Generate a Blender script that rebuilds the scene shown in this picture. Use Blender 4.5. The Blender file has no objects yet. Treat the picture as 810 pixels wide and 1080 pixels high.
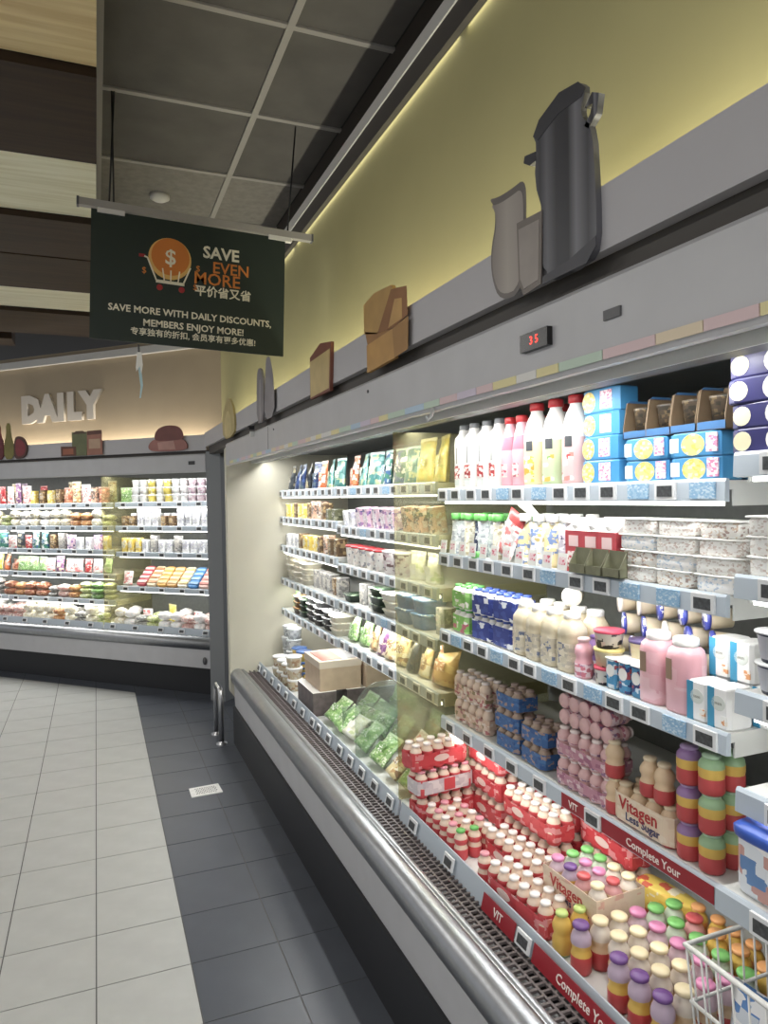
import bpy, bmesh, math, random
from mathutils import Vector, Matrix
random.seed(7)
PI = math.pi
scene = bpy.context.scene
C = scene.collection

# ------------------------------------------------------------------ camera
cam = bpy.data.cameras.new('camera'); camo = bpy.data.objects.new('camera', cam); C.objects.link(camo)
yaw, pit, rol = math.radians(21.933), math.radians(-1.274), math.radians(-0.945)
fw = Vector((math.sin(yaw)*math.cos(pit), math.cos(yaw)*math.cos(pit), math.sin(pit)))
rt = Vector((math.cos(yaw), -math.sin(yaw), 0)); up = rt.cross(fw)
r2 = rt*math.cos(rol)+up*math.sin(rol); u2 = up*math.cos(rol)-rt*math.sin(rol)
camo.matrix_world = Matrix(((r2.x,u2.x,-fw.x,0),(r2.y,u2.y,-fw.y,0),(r2.z,u2.z,-fw.z,1.58),(0,0,0,1)))
cam.sensor_fit = 'HORIZONTAL'; cam.sensor_width = 36; cam.lens = 36*754.467/810
cam.clip_start = .05; cam.clip_end = 60
scene.camera = camo

# ------------------------------------------------------------------ world, room light, exposure
w = bpy.data.worlds.new('world'); scene.world = w; w.use_nodes = True
w.node_tree.nodes['Background'].inputs[0].default_value = (.95,.97,1,1)
w.node_tree.nodes['Background'].inputs[1].default_value = .46
scene.view_settings.view_transform = 'Standard'; scene.view_settings.look = 'None'
scene.view_settings.gamma = 1; scene.view_settings.use_curve_mapping = False
scene.view_settings.exposure = 0.35
LAMP_W, LED_W, COVE_W, FARCOVE_W = 13.5, 1.25, 6.0, 3.6

# ------------------------------------------------------------------ materials
SAT = 1.0
def lin(c):
    g = (c[0]*.35+c[1]*.5+c[2]*.15); c = [g+(x-g)*SAT for x in c]
    return tuple(((x/255)/12.92 if x/255 <= .04045 else ((x/255+.055)/1.055)**2.4) for x in c)+(1,)
MATS = {}
def M(key, rgb, rough=.5, metal=0, noise=0, nscale=20, bump=0, emit=0, spec=.5):
    if key in MATS: return MATS[key]
    m = bpy.data.materials.new(key); m.use_nodes = True; MATS[key] = m
    nt = m.node_tree; b = nt.nodes['Principled BSDF']
    c = lin(rgb)
    b.inputs['Base Color'].default_value = c; b.inputs['Roughness'].default_value = rough
    b.inputs['Metallic'].default_value = metal; b.inputs['Specular IOR Level'].default_value = spec
    if noise or bump:
        tc = nt.nodes.new('ShaderNodeTexCoord'); n = nt.nodes.new('ShaderNodeTexNoise')
        n.inputs['Scale'].default_value = nscale; n.inputs['Detail'].default_value = 4
        nt.links.new(tc.outputs['Object'], n.inputs['Vector'])
        if noise:
            r = nt.nodes.new('ShaderNodeValToRGB')
            r.color_ramp.elements[0].position = .3; r.color_ramp.elements[1].position = .7
            r.color_ramp.elements[0].color = tuple(x*(1-noise) for x in c[:3])+(1,)
            r.color_ramp.elements[1].color = tuple(min(1,x*(1+noise)) for x in c[:3])+(1,)
            nt.links.new(n.outputs['Fac'], r.inputs['Fac']); nt.links.new(r.outputs['Color'], b.inputs['Base Color'])
        if bump:
            bp = nt.nodes.new('ShaderNodeBump'); bp.inputs['Strength'].default_value = bump; bp.inputs['Distance'].default_value = .004
            nt.links.new(n.outputs['Fac'], bp.inputs['Height']); nt.links.new(bp.outputs['Normal'], b.inputs['Normal'])
    if emit:
        b.inputs['Emission Color'].default_value = c; b.inputs['Emission Strength'].default_value = emit
    return m
def PR(key, cols, scale=40, rough=.4, stretch=(1,1,1)):
    """printed film: small blocks of several inks, the first one dominating"""
    if key in MATS: return MATS[key]
    m = bpy.data.materials.new(key); m.use_nodes = True; MATS[key] = m
    nt = m.node_tree; b = nt.nodes['Principled BSDF']; b.inputs['Roughness'].default_value = rough
    tc = nt.nodes.new('ShaderNodeTexCoord'); mp = nt.nodes.new('ShaderNodeMapping'); n = nt.nodes.new('ShaderNodeTexVoronoi')
    n.distance = 'CHEBYCHEV'; n.voronoi_dimensions = '4D'; n.inputs['Scale'].default_value = scale*1.9
    mp.inputs['Scale'].default_value = (stretch[0],stretch[1]*.8,stretch[2]*1.3)
    oi = nt.nodes.new('ShaderNodeObjectInfo'); ml = nt.nodes.new('ShaderNodeMath'); ml.operation = 'MULTIPLY'; ml.inputs[1].default_value = .13
    sep = nt.nodes.new('ShaderNodeSeparateColor')
    nt.links.new(oi.outputs['Random'], ml.inputs[0]); nt.links.new(ml.outputs[0], n.inputs['W'])
    nt.links.new(tc.outputs['Object'], mp.inputs['Vector']); nt.links.new(mp.outputs['Vector'], n.inputs['Vector'])
    nt.links.new(n.outputs['Color'], sep.inputs[0])
    r = nt.nodes.new('ShaderNodeValToRGB'); r.color_ramp.interpolation = 'CONSTANT'
    k = len(cols); lo = .56
    e = r.color_ramp.elements
    e[0].position = 0; e[0].color = lin(cols[0]); e[1].position = lo; e[1].color = lin(cols[1])
    for i in range(2, k):
        x = e.new(lo+(1-lo)*(i-1)/(k-1)); x.color = lin(cols[i])
    nt.links.new(sep.outputs[0], r.inputs['Fac']); nt.links.new(r.outputs['Color'], b.inputs['Base Color'])
    return m
def WOOD(key, c1, c2):
    if key in MATS: return MATS[key]
    m = bpy.data.materials.new(key); m.use_nodes = True; MATS[key] = m
    nt = m.node_tree; b = nt.nodes['Principled BSDF']; b.inputs['Roughness'].default_value = .6; b.inputs['Specular IOR Level'].default_value = .25
    tc = nt.nodes.new('ShaderNodeTexCoord'); mp = nt.nodes.new('ShaderNodeMapping'); n = nt.nodes.new('ShaderNodeTexNoise')
    mp.inputs['Scale'].default_value = (.8,14,14); n.inputs['Scale'].default_value = 2.5; n.inputs['Detail'].default_value = 6
    nt.links.new(tc.outputs['Object'], mp.inputs['Vector']); nt.links.new(mp.outputs['Vector'], n.inputs['Vector'])
    r = nt.nodes.new('ShaderNodeValToRGB'); r.color_ramp.elements[0].position = .35; r.color_ramp.elements[1].position = .65
    r.color_ramp.elements[0].color = lin(c1); r.color_ramp.elements[1].color = lin(c2)
    nt.links.new(n.outputs['Fac'], r.inputs['Fac']); nt.links.new(r.outputs['Color'], b.inputs['Base Color'])
    return m
def CLEAR(key, tint, haze=.12, hazec=(230,230,220), gloss=.06):
    if key in MATS: return MATS[key]
    m = bpy.data.materials.new(key); m.use_nodes = True; MATS[key] = m
    nt = m.node_tree; nt.nodes.clear()
    o = nt.nodes.new('ShaderNodeOutputMaterial'); t = nt.nodes.new('ShaderNodeBsdfTransparent'); t.inputs[0].default_value = lin(tint)
    d = nt.nodes.new('ShaderNodeBsdfDiffuse'); d.inputs[0].default_value = lin(hazec)
    g = nt.nodes.new('ShaderNodeBsdfGlossy'); g.inputs['Roughness'].default_value = .12
    m1 = nt.nodes.new('ShaderNodeMixShader'); m1.inputs[0].default_value = haze
    m2 = nt.nodes.new('ShaderNodeMixShader'); m2.inputs[0].default_value = gloss
    nt.links.new(t.outputs[0], m1.inputs[1]); nt.links.new(d.outputs[0], m1.inputs[2])
    nt.links.new(m1.outputs[0], m2.inputs[1]); nt.links.new(g.outputs[0], m2.inputs[2]); nt.links.new(m2.outputs[0], o.inputs[0])
    return m

# ------------------------------------------------------------------ mesh building
def ringpt(a, p):
    c, s = math.cos(a), math.sin(a)
    if p == 2: return c, s
    d = (abs(c)**p+abs(s)**p)**(1/p); return c/d, s/d
class MB:
    def __init__(self): self.v, self.f, self.m, self.s = [], [], [], []
    def add(self, vs, fs, m=0, smooth=False):
        b = len(self.v); self.v += [tuple(x) for x in vs]
        for f in fs: self.f.append([b+i for i in f]); self.m.append(m); self.s.append(smooth)
        return self
    def box(self, x0, x1, y0, y1, z0, z1, m=0):
        return self.add([(x0,y0,z0),(x1,y0,z0),(x1,y1,z0),(x0,y1,z0),(x0,y0,z1),(x1,y0,z1),(x1,y1,z1),(x0,y1,z1)],
            [(0,3,2,1),(4,5,6,7),(0,1,5,4),(1,2,6,5),(2,3,7,6),(3,0,4,7)], m)
    def rbox(self, hx, hy, z0, z1, m=0, p=7, b=.004, n=20, cx=0, cy=0, smooth=True):
        f = 1-b/max(hx,hy)
        return self.lathe([(0,z0),(f,z0),(1,z0+b),(1,z1-b),(f,z1),(0,z1)], m, hx, hy, p, n, cx, cy, smooth)
    def lathe(self, prof, m=0, hx=1, hy=1, p=2, n=16, cx=0, cy=0, smooth=True, axis='z'):
        ring = [ringpt(2*PI*(i+.5)/n, p) for i in range(n)]
        vs, idx = [], []
        for r, z in prof:
            if r < 1e-6: idx.append([len(vs)]); vs.append((cx,cy,z))
            else:
                idx.append(list(range(len(vs), len(vs)+n))); vs += [(cx+hx*r*c, cy+hy*r*s, z) for c, s in ring]
        for k in range(len(prof)-1):
            a, b = idx[k], idx[k+1]; mi = m[k] if isinstance(m, (list,tuple)) else m
            fs = []
            for i in range(n):
                j = (i+1) % n
                if len(a) == 1 and len(b) == 1: continue
                if len(a) == 1: fs.append((a[0], b[j], b[i]))
                elif len(b) == 1: fs.append((a[i], a[j], b[0]))
                else: fs.append((a[i], a[j], b[j], b[i]))
            base = len(self.v)
            for f in fs: self.f.append([base+q for q in f]); self.m.append(mi); self.s.append(smooth)
        self.v += vs
        return self
    def arc(self, prof, z0, z1, a0, a1, hx, hy, p=2, m=0, off=.0008, n=8):
        """curved label hugging a lathed body between two heights; angle pi faces the aisle"""
        def rad(z):
            for (ra,za),(rb,zb) in zip(prof, prof[1:]):
                if zb > za and za <= z <= zb: return ra+(rb-ra)*(z-za)/(zb-za)
            return prof[-1][0]
        zs = sorted({z0, z1, *[z for r,z in prof if z0 < z < z1]})
        vs, fs = [], []
        for z in zs:
            r = rad(z)
            for i in range(n+1):
                c, s = ringpt(a0+(a1-a0)*i/n, p); vs.append(((hx*r+off)*c, (hy*r+off)*s, z))
        for k in range(len(zs)-1):
            for i in range(n):
                q = k*(n+1)+i; fs.append((q, q+1, q+n+2, q+n+1))
        return self.add(vs, fs, m, True)
    def prism(self, pts, t0, t1, plane='yz', m=0):
        """polygon extruded; plane yz -> thickness in x, xz -> thickness in y, xy -> thickness in z"""
        n = len(pts)
        def P(a, b, t): return {'yz':(t,a,b), 'xz':(a,t,b), 'xy':(a,b,t)}[plane]
        vs = [P(a,b,t0) for a,b in pts]+[P(a,b,t1) for a,b in pts]
        fs = [tuple(range(n)), tuple(range(2*n-1, n-1, -1))]+[(i, i+n, (i+1) % n+n, (i+1) % n) for i in range(n)]
        return self.add(vs, fs, m)
    def tube(self, pts, r, n=10, m=0, caps=True):
        pts = [Vector(q) for q in pts]; vs, fs = [], []
        t = (pts[1]-pts[0]).normalized(); u = t.orthogonal().normalized()
        for i, q in enumerate(pts):
            t = ((pts[i+1] if i+1 < len(pts) else q)-(pts[i-1] if i else q)).normalized()
            u = (u-t*u.dot(t)).normalized(); v = t.cross(u)
            vs += [q+(u*math.cos(2*PI*k/n)+v*math.sin(2*PI*k/n))*r for k in range(n)]
        for i in range(len(pts)-1):
            for k in range(n):
                fs.append((i*n+k, i*n+(k+1) % n, (i+1)*n+(k+1) % n, (i+1)*n+k))
        if caps: fs += [tuple(range(n-1,-1,-1)), tuple(range((len(pts)-1)*n, len(pts)*n))]
        return self.add(vs, fs, m, True)
    def sweep(self, prof, y0, y1, m=0, smooth=False, closed=False):
        """open profile of (x,z) swept along y, with a back so that it has thickness"""
        n = len(prof); vs = [(x,y0,z) for x,z in prof]+[(x,y1,z) for x,z in prof]
        fs = [(i, i+1, n+i+1, n+i) for i in range(n-1)]
        if closed: fs += [(n-1, 0, n, 2*n-1), tuple(range(n-1,-1,-1)), tuple(range(n, 2*n))]
        return self.add(vs, fs, m, smooth)
    def xf(self, mat, start=0):
        for i in range(start, len(self.v)): self.v[i] = tuple(mat @ Vector(self.v[i]))
        return self
    def mesh(self, name, *mats, fix=True):
        me = bpy.data.meshes.new(name); me.from_pydata(self.v, [], self.f)
        for x in mats: me.materials.append(x)
        me.polygons.foreach_set('material_index', self.m); me.polygons.foreach_set('use_smooth', self.s)
        if fix:
            bm = bmesh.new(); bm.from_mesh(me); bmesh.ops.recalc_face_normals(bm, faces=bm.faces); bm.to_mesh(me); bm.free()
        me.update(); return me

def new(name, me, parent=None, loc=None, rot=None, **props):
    o = bpy.data.objects.new(name, me); C.objects.link(o)
    if parent is not None: o.parent = parent
    if loc is not None: o.location = loc
    if rot is not None: o.rotation_euler = rot
    for k, v in props.items(): o[k] = v
    return o
def struct(name, me, parent=None, **k): 
    o = new(name, me, parent, **k)
    if parent is None: o['kind'] = 'structure'
    return o
# a spec is (name, mesh, [(child spec, offset, rotation), ...])
def S(name, me, *kids): return (name, me, kids)
def spawn(spec, loc, rot, parent=None, label=None, cat=None, group=None):
    o = new(spec[0], spec[1], parent, loc, rot)
    if label: o['label'] = label
    if cat: o['category'] = cat
    if group: o['group'] = group
    for ch, off, r in spec[2]: spawn(ch, off, r, o)
    return o
NEAR = (Vector((.78,0,0)), 0.0); FAR = (Vector((.8,5.7,0)), PI/4)
def W(case, d, s, z):
    o, a = case; return Vector((o.x+d*math.cos(a)-s*math.sin(a), o.y+d*math.sin(a)+s*math.cos(a), z))
def put(spec, case, d, s, z, label, cat, group=None, rz=0, rx=0, ry=0):
    if (rx or ry) and abs(ry) < 1 and spec[1]:      # a leaning thing rests on its lowest edge
        R_ = Matrix.Rotation(ry,3,'Y') @ Matrix.Rotation(rx,3,'X'); z -= min((R_ @ v.co).z for v in spec[1].vertices)
    z += .0005
    return spawn(spec, W(case,d,s,z), (rx,ry,case[1]+rz), None, label, cat, group)
ORD = ['first','second','third','fourth','fifth','sixth','seventh','eighth','ninth','tenth','eleventh','twelfth','thirteenth','fourteenth','fifteenth']
LEV = {1:[''], 2:['bottom','top'], 3:['bottom','middle','top'], 4:['bottom','second up','third up','top'], 5:['bottom','second up','third up','fourth up','top']}
def grid(spec, case, d0, s0, z0, desc, where, cat, group, ns=1, ds=.06, nz=1, dz=.06, nd=1, dd=.06, jit=.003, jr=.05, rz=0, ry=0, skip=()):
    """ns columns from the left of the photo (large s) to the right, nz levels, nd rows into the case"""
    specs = spec if isinstance(spec, list) else [spec]
    descs = desc if isinstance(desc, list) else [desc]
    for j in range(nd):
        for i in range(ns):
            for l in range(nz):
                if (i,l,j) in skip: continue
                b = []
                if nz > 1: b.append(LEV[nz][l])
                if ns > 1: b.append(ORD[i]+' from left')
                if nd > 1: b.append(['front','second row','third row','fourth row','fifth row'][j])
                q = (i+j*2+l) % len(specs)
                lab = descs[q % len(descs)]+' '+where+(', '+', '.join(b) if b else '')
                put(specs[q], case, d0+j*dd+random.uniform(-jit,jit), s0-i*ds+random.uniform(-jit,jit), z0+l*dz,
                    lab, cat, group, rz+random.uniform(-jr,jr), 0, ry)
def text_mesh(body, size, mat, ext=.001, bold=0, sx=1):
    cu = bpy.data.curves.new('lettering','FONT'); cu.body = body; cu.size = size; cu.extrude = ext; cu.align_x = 'CENTER'; cu.align_y = 'CENTER'
    cu.offset = bold; cu.resolution_u = 2
    o = bpy.data.objects.new('lettering', cu); C.objects.link(o)
    dg = bpy.context.evaluated_depsgraph_get(); me = bpy.data.meshes.new_from_object(o.evaluated_get(dg))
    bpy.data.objects.remove(o); bpy.data.curves.remove(cu)
    me.materials.clear(); me.materials.append(mat)
    if sx != 1: me.transform(Matrix.Diagonal((sx,1,1,1)))
    return me
FACE = Matrix(((0,0,-1,0),(-1,0,0,0),(0,1,0,0),(0,0,0,1)))     # letters lying in xy turned to face -x
def face_text(*a, **k):
    me = text_mesh(*a, **k); me.transform(FACE); return me
def area(name, loc, sx, sy, power, rot, color=(1,1,1), parent=None):
    l = bpy.data.lights.new(name,'AREA'); l.shape = 'RECTANGLE'; l.size = sx; l.size_y = sy; l.energy = power; l.color = color
    o = bpy.data.objects.new(name, l); C.objects.link(o); o.location = loc; o.rotation_euler = rot
    if parent is not None: o.parent = parent
    return o

# ------------------------------------------------------------------ base materials
white_tile = M('white_tile',(182,183,180),.38,noise=.05,nscale=9); dark_tile = M('dark_tile',(78,82,90),.34,noise=.08,nscale=6)
grout = M('grout',(96,95,94),.8); steel = M('brushed_steel',(166,168,172),.4,1,noise=.06,nscale=30)
enamel = M('grey_enamel',(184,184,187),.42,noise=.04,nscale=8); enamel_w = M('white_enamel',(212,213,210),.38)
beige_panel = M('cream_panel',(196,192,176),.5,noise=.03,nscale=5); black = M('black_plinth',(22,23,26),.5); kick = M('kick_grey',(33,34,38),.5)
darkgrey = M('dark_grey_metal',(88,88,92),.45); gap_shade = M('recess_shade',(70,66,62),.6); backp = M('case_back',(112,114,112),.5,noise=.08,nscale=40)
yellow_wall = M('yellow_wall',(172,165,120),.7,noise=.03,nscale=4); beige_wall = M('beige_wall',(174,158,134),.7,noise=.03,nscale=4)
board = M('board_grey',(180,178,181),.6,noise=.02,nscale=6); trim_white = M('trim_white',(214,212,209),.5)
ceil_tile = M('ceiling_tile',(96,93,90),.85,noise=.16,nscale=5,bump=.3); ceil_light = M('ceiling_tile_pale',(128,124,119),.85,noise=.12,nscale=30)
tbar = M('ceiling_bar',(158,154,150),.5); ceil_base = M('ceiling_void',(60,58,56),.9)
pale_wood = WOOD('pale_board',(206,182,138),(228,210,168)); dark_wood = WOOD('dark_board',(46,34,26),(60,46,34))  # timber boards in a paler and a darker tone
led = M('led',(255,255,248),.4,emit=2.5); plastic_w = M('white_plastic',(232,232,228),.35); rail_pl = M('price_rail_plastic',(186,196,206),.3)
tag_frame = M('tag_frame',(226,228,230),.35); tag_screen = M('tag_screen',(70,72,74),.3,noise=.5,nscale=120)
promo_blue = PR('promo_blue',[(140,178,210),(162,194,218),(196,214,228)],110)
tint_divider = CLEAR('tinted_acrylic',(246,244,226),.16,(188,184,150),.06); clear_acrylic = CLEAR('clear_acrylic',(232,238,234),.10,(225,232,228),.10)
film = CLEAR('clear_film',(240,244,242),.14,(235,238,238),.12)

# ------------------------------------------------------------------ floor with single tiles
def clip(poly, a, b, c):          # keep a*x+b*y <= c
    out = []
    for i in range(len(poly)):
        p, q = poly[i], poly[(i+1) % len(poly)]
        fp, fq = a*p[0]+b*p[1]-c, a*q[0]+b*q[1]-c
        if fp <= 0: out.append(p)
        if (fp < 0 < fq) or (fq < 0 < fp):
            t = fp/(fp-fq); out.append((p[0]+(q[0]-p[0])*t, p[1]+(q[1]-p[1])*t))
    return out
floor = struct('floor', MB().box(-7,4,-5,11,-.12,-.0018).mesh('floor', grout))
XB, YB, T, G = .265, 2.48, .30, .0022
full_w = MB().box(G,T-G,G,T-G,-.006,0).mesh('tile', white_tile); full_d = MB().box(G,T-G,G,T-G,-.006,0).mesh('tile', dark_tile)
def ntile(x, y, me): new('tile', me, floor, (x,y,0))
DIAG = 6.46
for i in range(-5, 3):
    for k in range(-5, 22):
        x, y = XB+i*T, YB+k*T
        if y > 7.2-x: continue
        sq = [(G,G),(T-G,G),(T-G,T-G),(G,T-G)]
        if i >= 0: ntile(x, y, full_d); continue
        if x+y+2*T <= DIAG: ntile(x, y, full_w); continue
        a = clip(sq,1,1,DIAG-x-y-.002); b = clip(sq,-1,-1,-(DIAG-x-y+.002))
        for p, mt in ((a,white_tile),(b,dark_tile)):
            if len(p) > 2: ntile(x, y, MB().prism(p,-.006,0,'xy').mesh('tile', mt))
# the rest of the floor, too far to the side to tell its tiles apart
struct('floor_apron', MB().box(-7,XB-5*T,-5,11,-.0061,-.001).box(XB-5*T,4,-5,YB-5*T,-.0061,-.001).mesh('floor_apron', white_tile), floor)['kind'] = 'stuff'
# perforated drain cover
dm = MB().prism([(-.082,-.062),(.082,-.058),(.078,.066),(-.080,.060)],0,.005,'xy')
drain = new('drain_cover', dm.mesh('drain_cover', M('drain_metal',(232,231,228),.4,noise=.08,nscale=40)), None, (.515,3.93,0), (0,0,.02),
    label='small pale perforated drain cover set on the dark floor tiles', category='drain cover')
hm = MB()
for i in range(9):
    for k in range(5):
        x, y = -.05+i*.0125+(k % 2)*.006, -.034+k*.017
        hm.lathe([(1,.0051),(1,.0056),(0,.0056)],0,.0042,.0042,2,8,x,y,False)
new('perforation', hm.mesh('perforation', M('drain_hole',(92,90,88),.8)), drain)['kind'] = 'stuff'

# ------------------------------------------------------------------ ceiling
ZC = 3.18
ceiling = struct('ceiling', MB().box(-6,4,-5,11,ZC+.03,ZC+.14).mesh('ceiling', ceil_base))
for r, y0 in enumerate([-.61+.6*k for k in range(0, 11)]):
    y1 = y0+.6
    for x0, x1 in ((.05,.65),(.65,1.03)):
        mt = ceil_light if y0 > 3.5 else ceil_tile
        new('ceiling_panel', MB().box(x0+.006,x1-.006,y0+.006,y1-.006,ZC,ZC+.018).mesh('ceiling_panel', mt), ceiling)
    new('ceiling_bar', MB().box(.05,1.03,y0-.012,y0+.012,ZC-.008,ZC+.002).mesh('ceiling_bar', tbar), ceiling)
for x in (.05,.65): new('ceiling_bar', MB().box(x-.013,x+.013,-.6,6,ZC-.010,ZC+.003).mesh('ceiling_bar', tbar), ceiling)
U = 1.37
sheen_wood = WOOD('sheen_board',(222,218,190),(240,238,216))  # sheen on two boards painted in as a paler wood tone
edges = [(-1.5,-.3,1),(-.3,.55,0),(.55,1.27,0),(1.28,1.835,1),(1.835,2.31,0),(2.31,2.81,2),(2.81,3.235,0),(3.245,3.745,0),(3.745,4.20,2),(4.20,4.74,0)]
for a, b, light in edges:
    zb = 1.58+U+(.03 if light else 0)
    new('timber_board', MB().box(-5,.035,a*U+.004,b*U-.004,zb,zb+.16).mesh('timber_board', (dark_wood,pale_wood,sheen_wood)[light]), ceiling)
new('timber_board', MB().box(-5,-.62,6.75,7.05,2.95,3.1).mesh('timber_board', dark_wood), ceiling)
det = new('smoke_detector', MB().lathe([(0,0),(.6,0),(1,.012),(1,.03),(0,.03)],0,.05,.05,2,20).mesh('smoke_detector', trim_white), None, (.35,3.95,ZC-.03),
    label='round off-white smoke detector on the ceiling above the hanging sign', category='smoke detector')

# ------------------------------------------------------------------ walls above the cases, boards, trims, cove light
struct('wall_right', MB().box(.95,1.0,-3,5.79,1.9,2.96).mesh('wall_right', yellow_wall))
wb = struct('wall_back', MB().box(.17,.22,-.04,4.5,1.9,2.90).mesh('wall_back', beige_wall), loc=FAR[0], rot=(0,0,FAR[1]))
struct('trim_1', MB().box(.925,1.03,-3,5.74,2.903,2.947).mesh('trim_1', trim_white))
struct('trim_8', MB().box(.93,1.03,-3,5.74,2.832,2.9025).mesh('trim_8', M('dark_strip',(78,74,72),.6)))
struct('trim_2', MB().box(1.03,1.10,-3,5.9,2.88,ZC).mesh('trim_2', M('dark_bulkhead',(56,49,43),.7,noise=.1,nscale=6)))
struct('trim_3', MB().box(.13,.17,-.03,4.5,2.80,2.86).mesh('trim_3', trim_white), loc=FAR[0], rot=(0,0,FAR[1]))
struct('trim_4', MB().box(.80,.825,-3,5.71,1.986,2.094).mesh('trim_4', board))
struct('trim_5', MB().box(.015,.04,.0,4.5,1.962,2.085).mesh('trim_5', board), loc=FAR[0], rot=(0,0,FAR[1]))
struct('trim_6', MB().box(.828,.94,-3,5.7,1.93,1.994).mesh('trim_6', gap_shade))  # solid filler, coloured dark for the shade inside the gap
struct('trim_7', MB().box(.045,.16,.0,4.5,1.93,1.985).mesh('trim_7', gap_shade), loc=FAR[0], rot=(0,0,FAR[1]))  # far gap filled likewise, its shade put into the colour
for k in range(4):
    y = -.9+1.75*k
    area('cove_light', (.885,y,2.0), .06, 1.7, COVE_W, (0,math.radians(180+28),0), (1,.96,.76))
    area('cove_light', (.941,y,2.831), .016, 1.7, COVE_W*.06, (0,math.radians(8),0), (1,.95,.66))
for k in range(3):
    p = W(FAR,.105,.65+1.3*k,2.0)
    area('cove_light', p, .06, 1.25, FARCOVE_W, (0,PI+math.radians(28),PI/4), (1,.93,.78))

# ------------------------------------------------------------------ ceiling lamps of the aisle (linear luminaires hung to the left and behind)
lamp_body = MB().box(-.09,.09,-.7,.7,0,.05).mesh('housing', enamel_w); lamp_diff = MB().box(-.075,.075,-.68,.68,-.008,0).mesh('diffuser', M('lamp_diffuser',(255,252,244),.5,emit=6))
for x, y in ((-1.5,-1.2),(-1.5,1.0),(-1.5,3.2),(-1.6,5.4),(.2,-2.2)):
    o = new('linear_lamp', lamp_body, None, (x,y,2.84), label='white linear ceiling lamp over the aisle, '+{-1.2:'behind and left of viewpoint',1.0:'left of viewpoint',3.2:'left of hanging sign',5.4:'left of angled case',-2.2:'directly behind viewpoint'}[y], category='lamp', group='linear aisle lamps'); new('diffuser', lamp_diff, o)
    area('lamp_light', (x,y,2.825), .15, 1.36, LAMP_W, (0,0,0), (1,.98,.95))

# ------------------------------------------------------------------ refrigerated cases
tag_me = MB().box(-.006,0,-.029,.029,-.019,.019,0).box(-.0075,-.006,-.021,.021,-.012,.011,1).mesh('price_tag', tag_frame, tag_screen)
card_me = MB().box(-.004,0,-.032,.032,-.017,.017,0).mesh('promo_card', promo_blue)
hang_me = MB().box(-.002,0,-.020,.020,-.022,.022,0).box(-.0026,-.002,-.014,.014,-.008,.012,1).mesh('hanging_card', plastic_w, PR('card_print',[(230,200,205),(200,90,110),(235,225,225)],90))
def make_shelf(parent, s0, s1, z, df, back=.81, tags=8, cards=(1,4), ledw=True, light=True, boost=1, avoid=()):
    L = s1-s0
    sh = new('shelf', MB().box(df+.004,back,s0+.004,s1-.004,z-.018,z,0).box(df+.02,back,s0+.006,s0+.010,z-.05,z-.018,0).box(df+.02,back,s1-.010,s1-.006,z-.05,z-.018,0).mesh('shelf', enamel_w), parent)
    new('price_rail', MB().sweep([(df-.010,z-.040),(df+.003,z-.042),(df+.003,z+.003),(df-.004,z+.004),(df-.008,z-.002)],s0,s1,0,False,True).mesh('price_rail', rail_pl), sh)
    for i in range(tags):
        s = s1-L*(i+.5)/tags+random.uniform(-.012,.012)
        if any(a < s < b for a, b in avoid): continue
        new('promo_card' if i in cards else 'price_tag', card_me if i in cards else tag_me, sh, (df-.0095,s,z-.019))
    if ledw is not None:
        lo = .050 if ledw else .040
        new('light_strip', MB().box(df+.004,df+.024,s0+.03,s1-.03,z-lo,z-lo+.012).mesh('light_strip', led), sh)
    if light: area('shelf_light', (df+.012,(s0+s1)/2,z-.052), .02, L-.08, LED_W*L*boost, (0,math.radians(-30),0), (1,1,.97), parent)
    return sh
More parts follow.
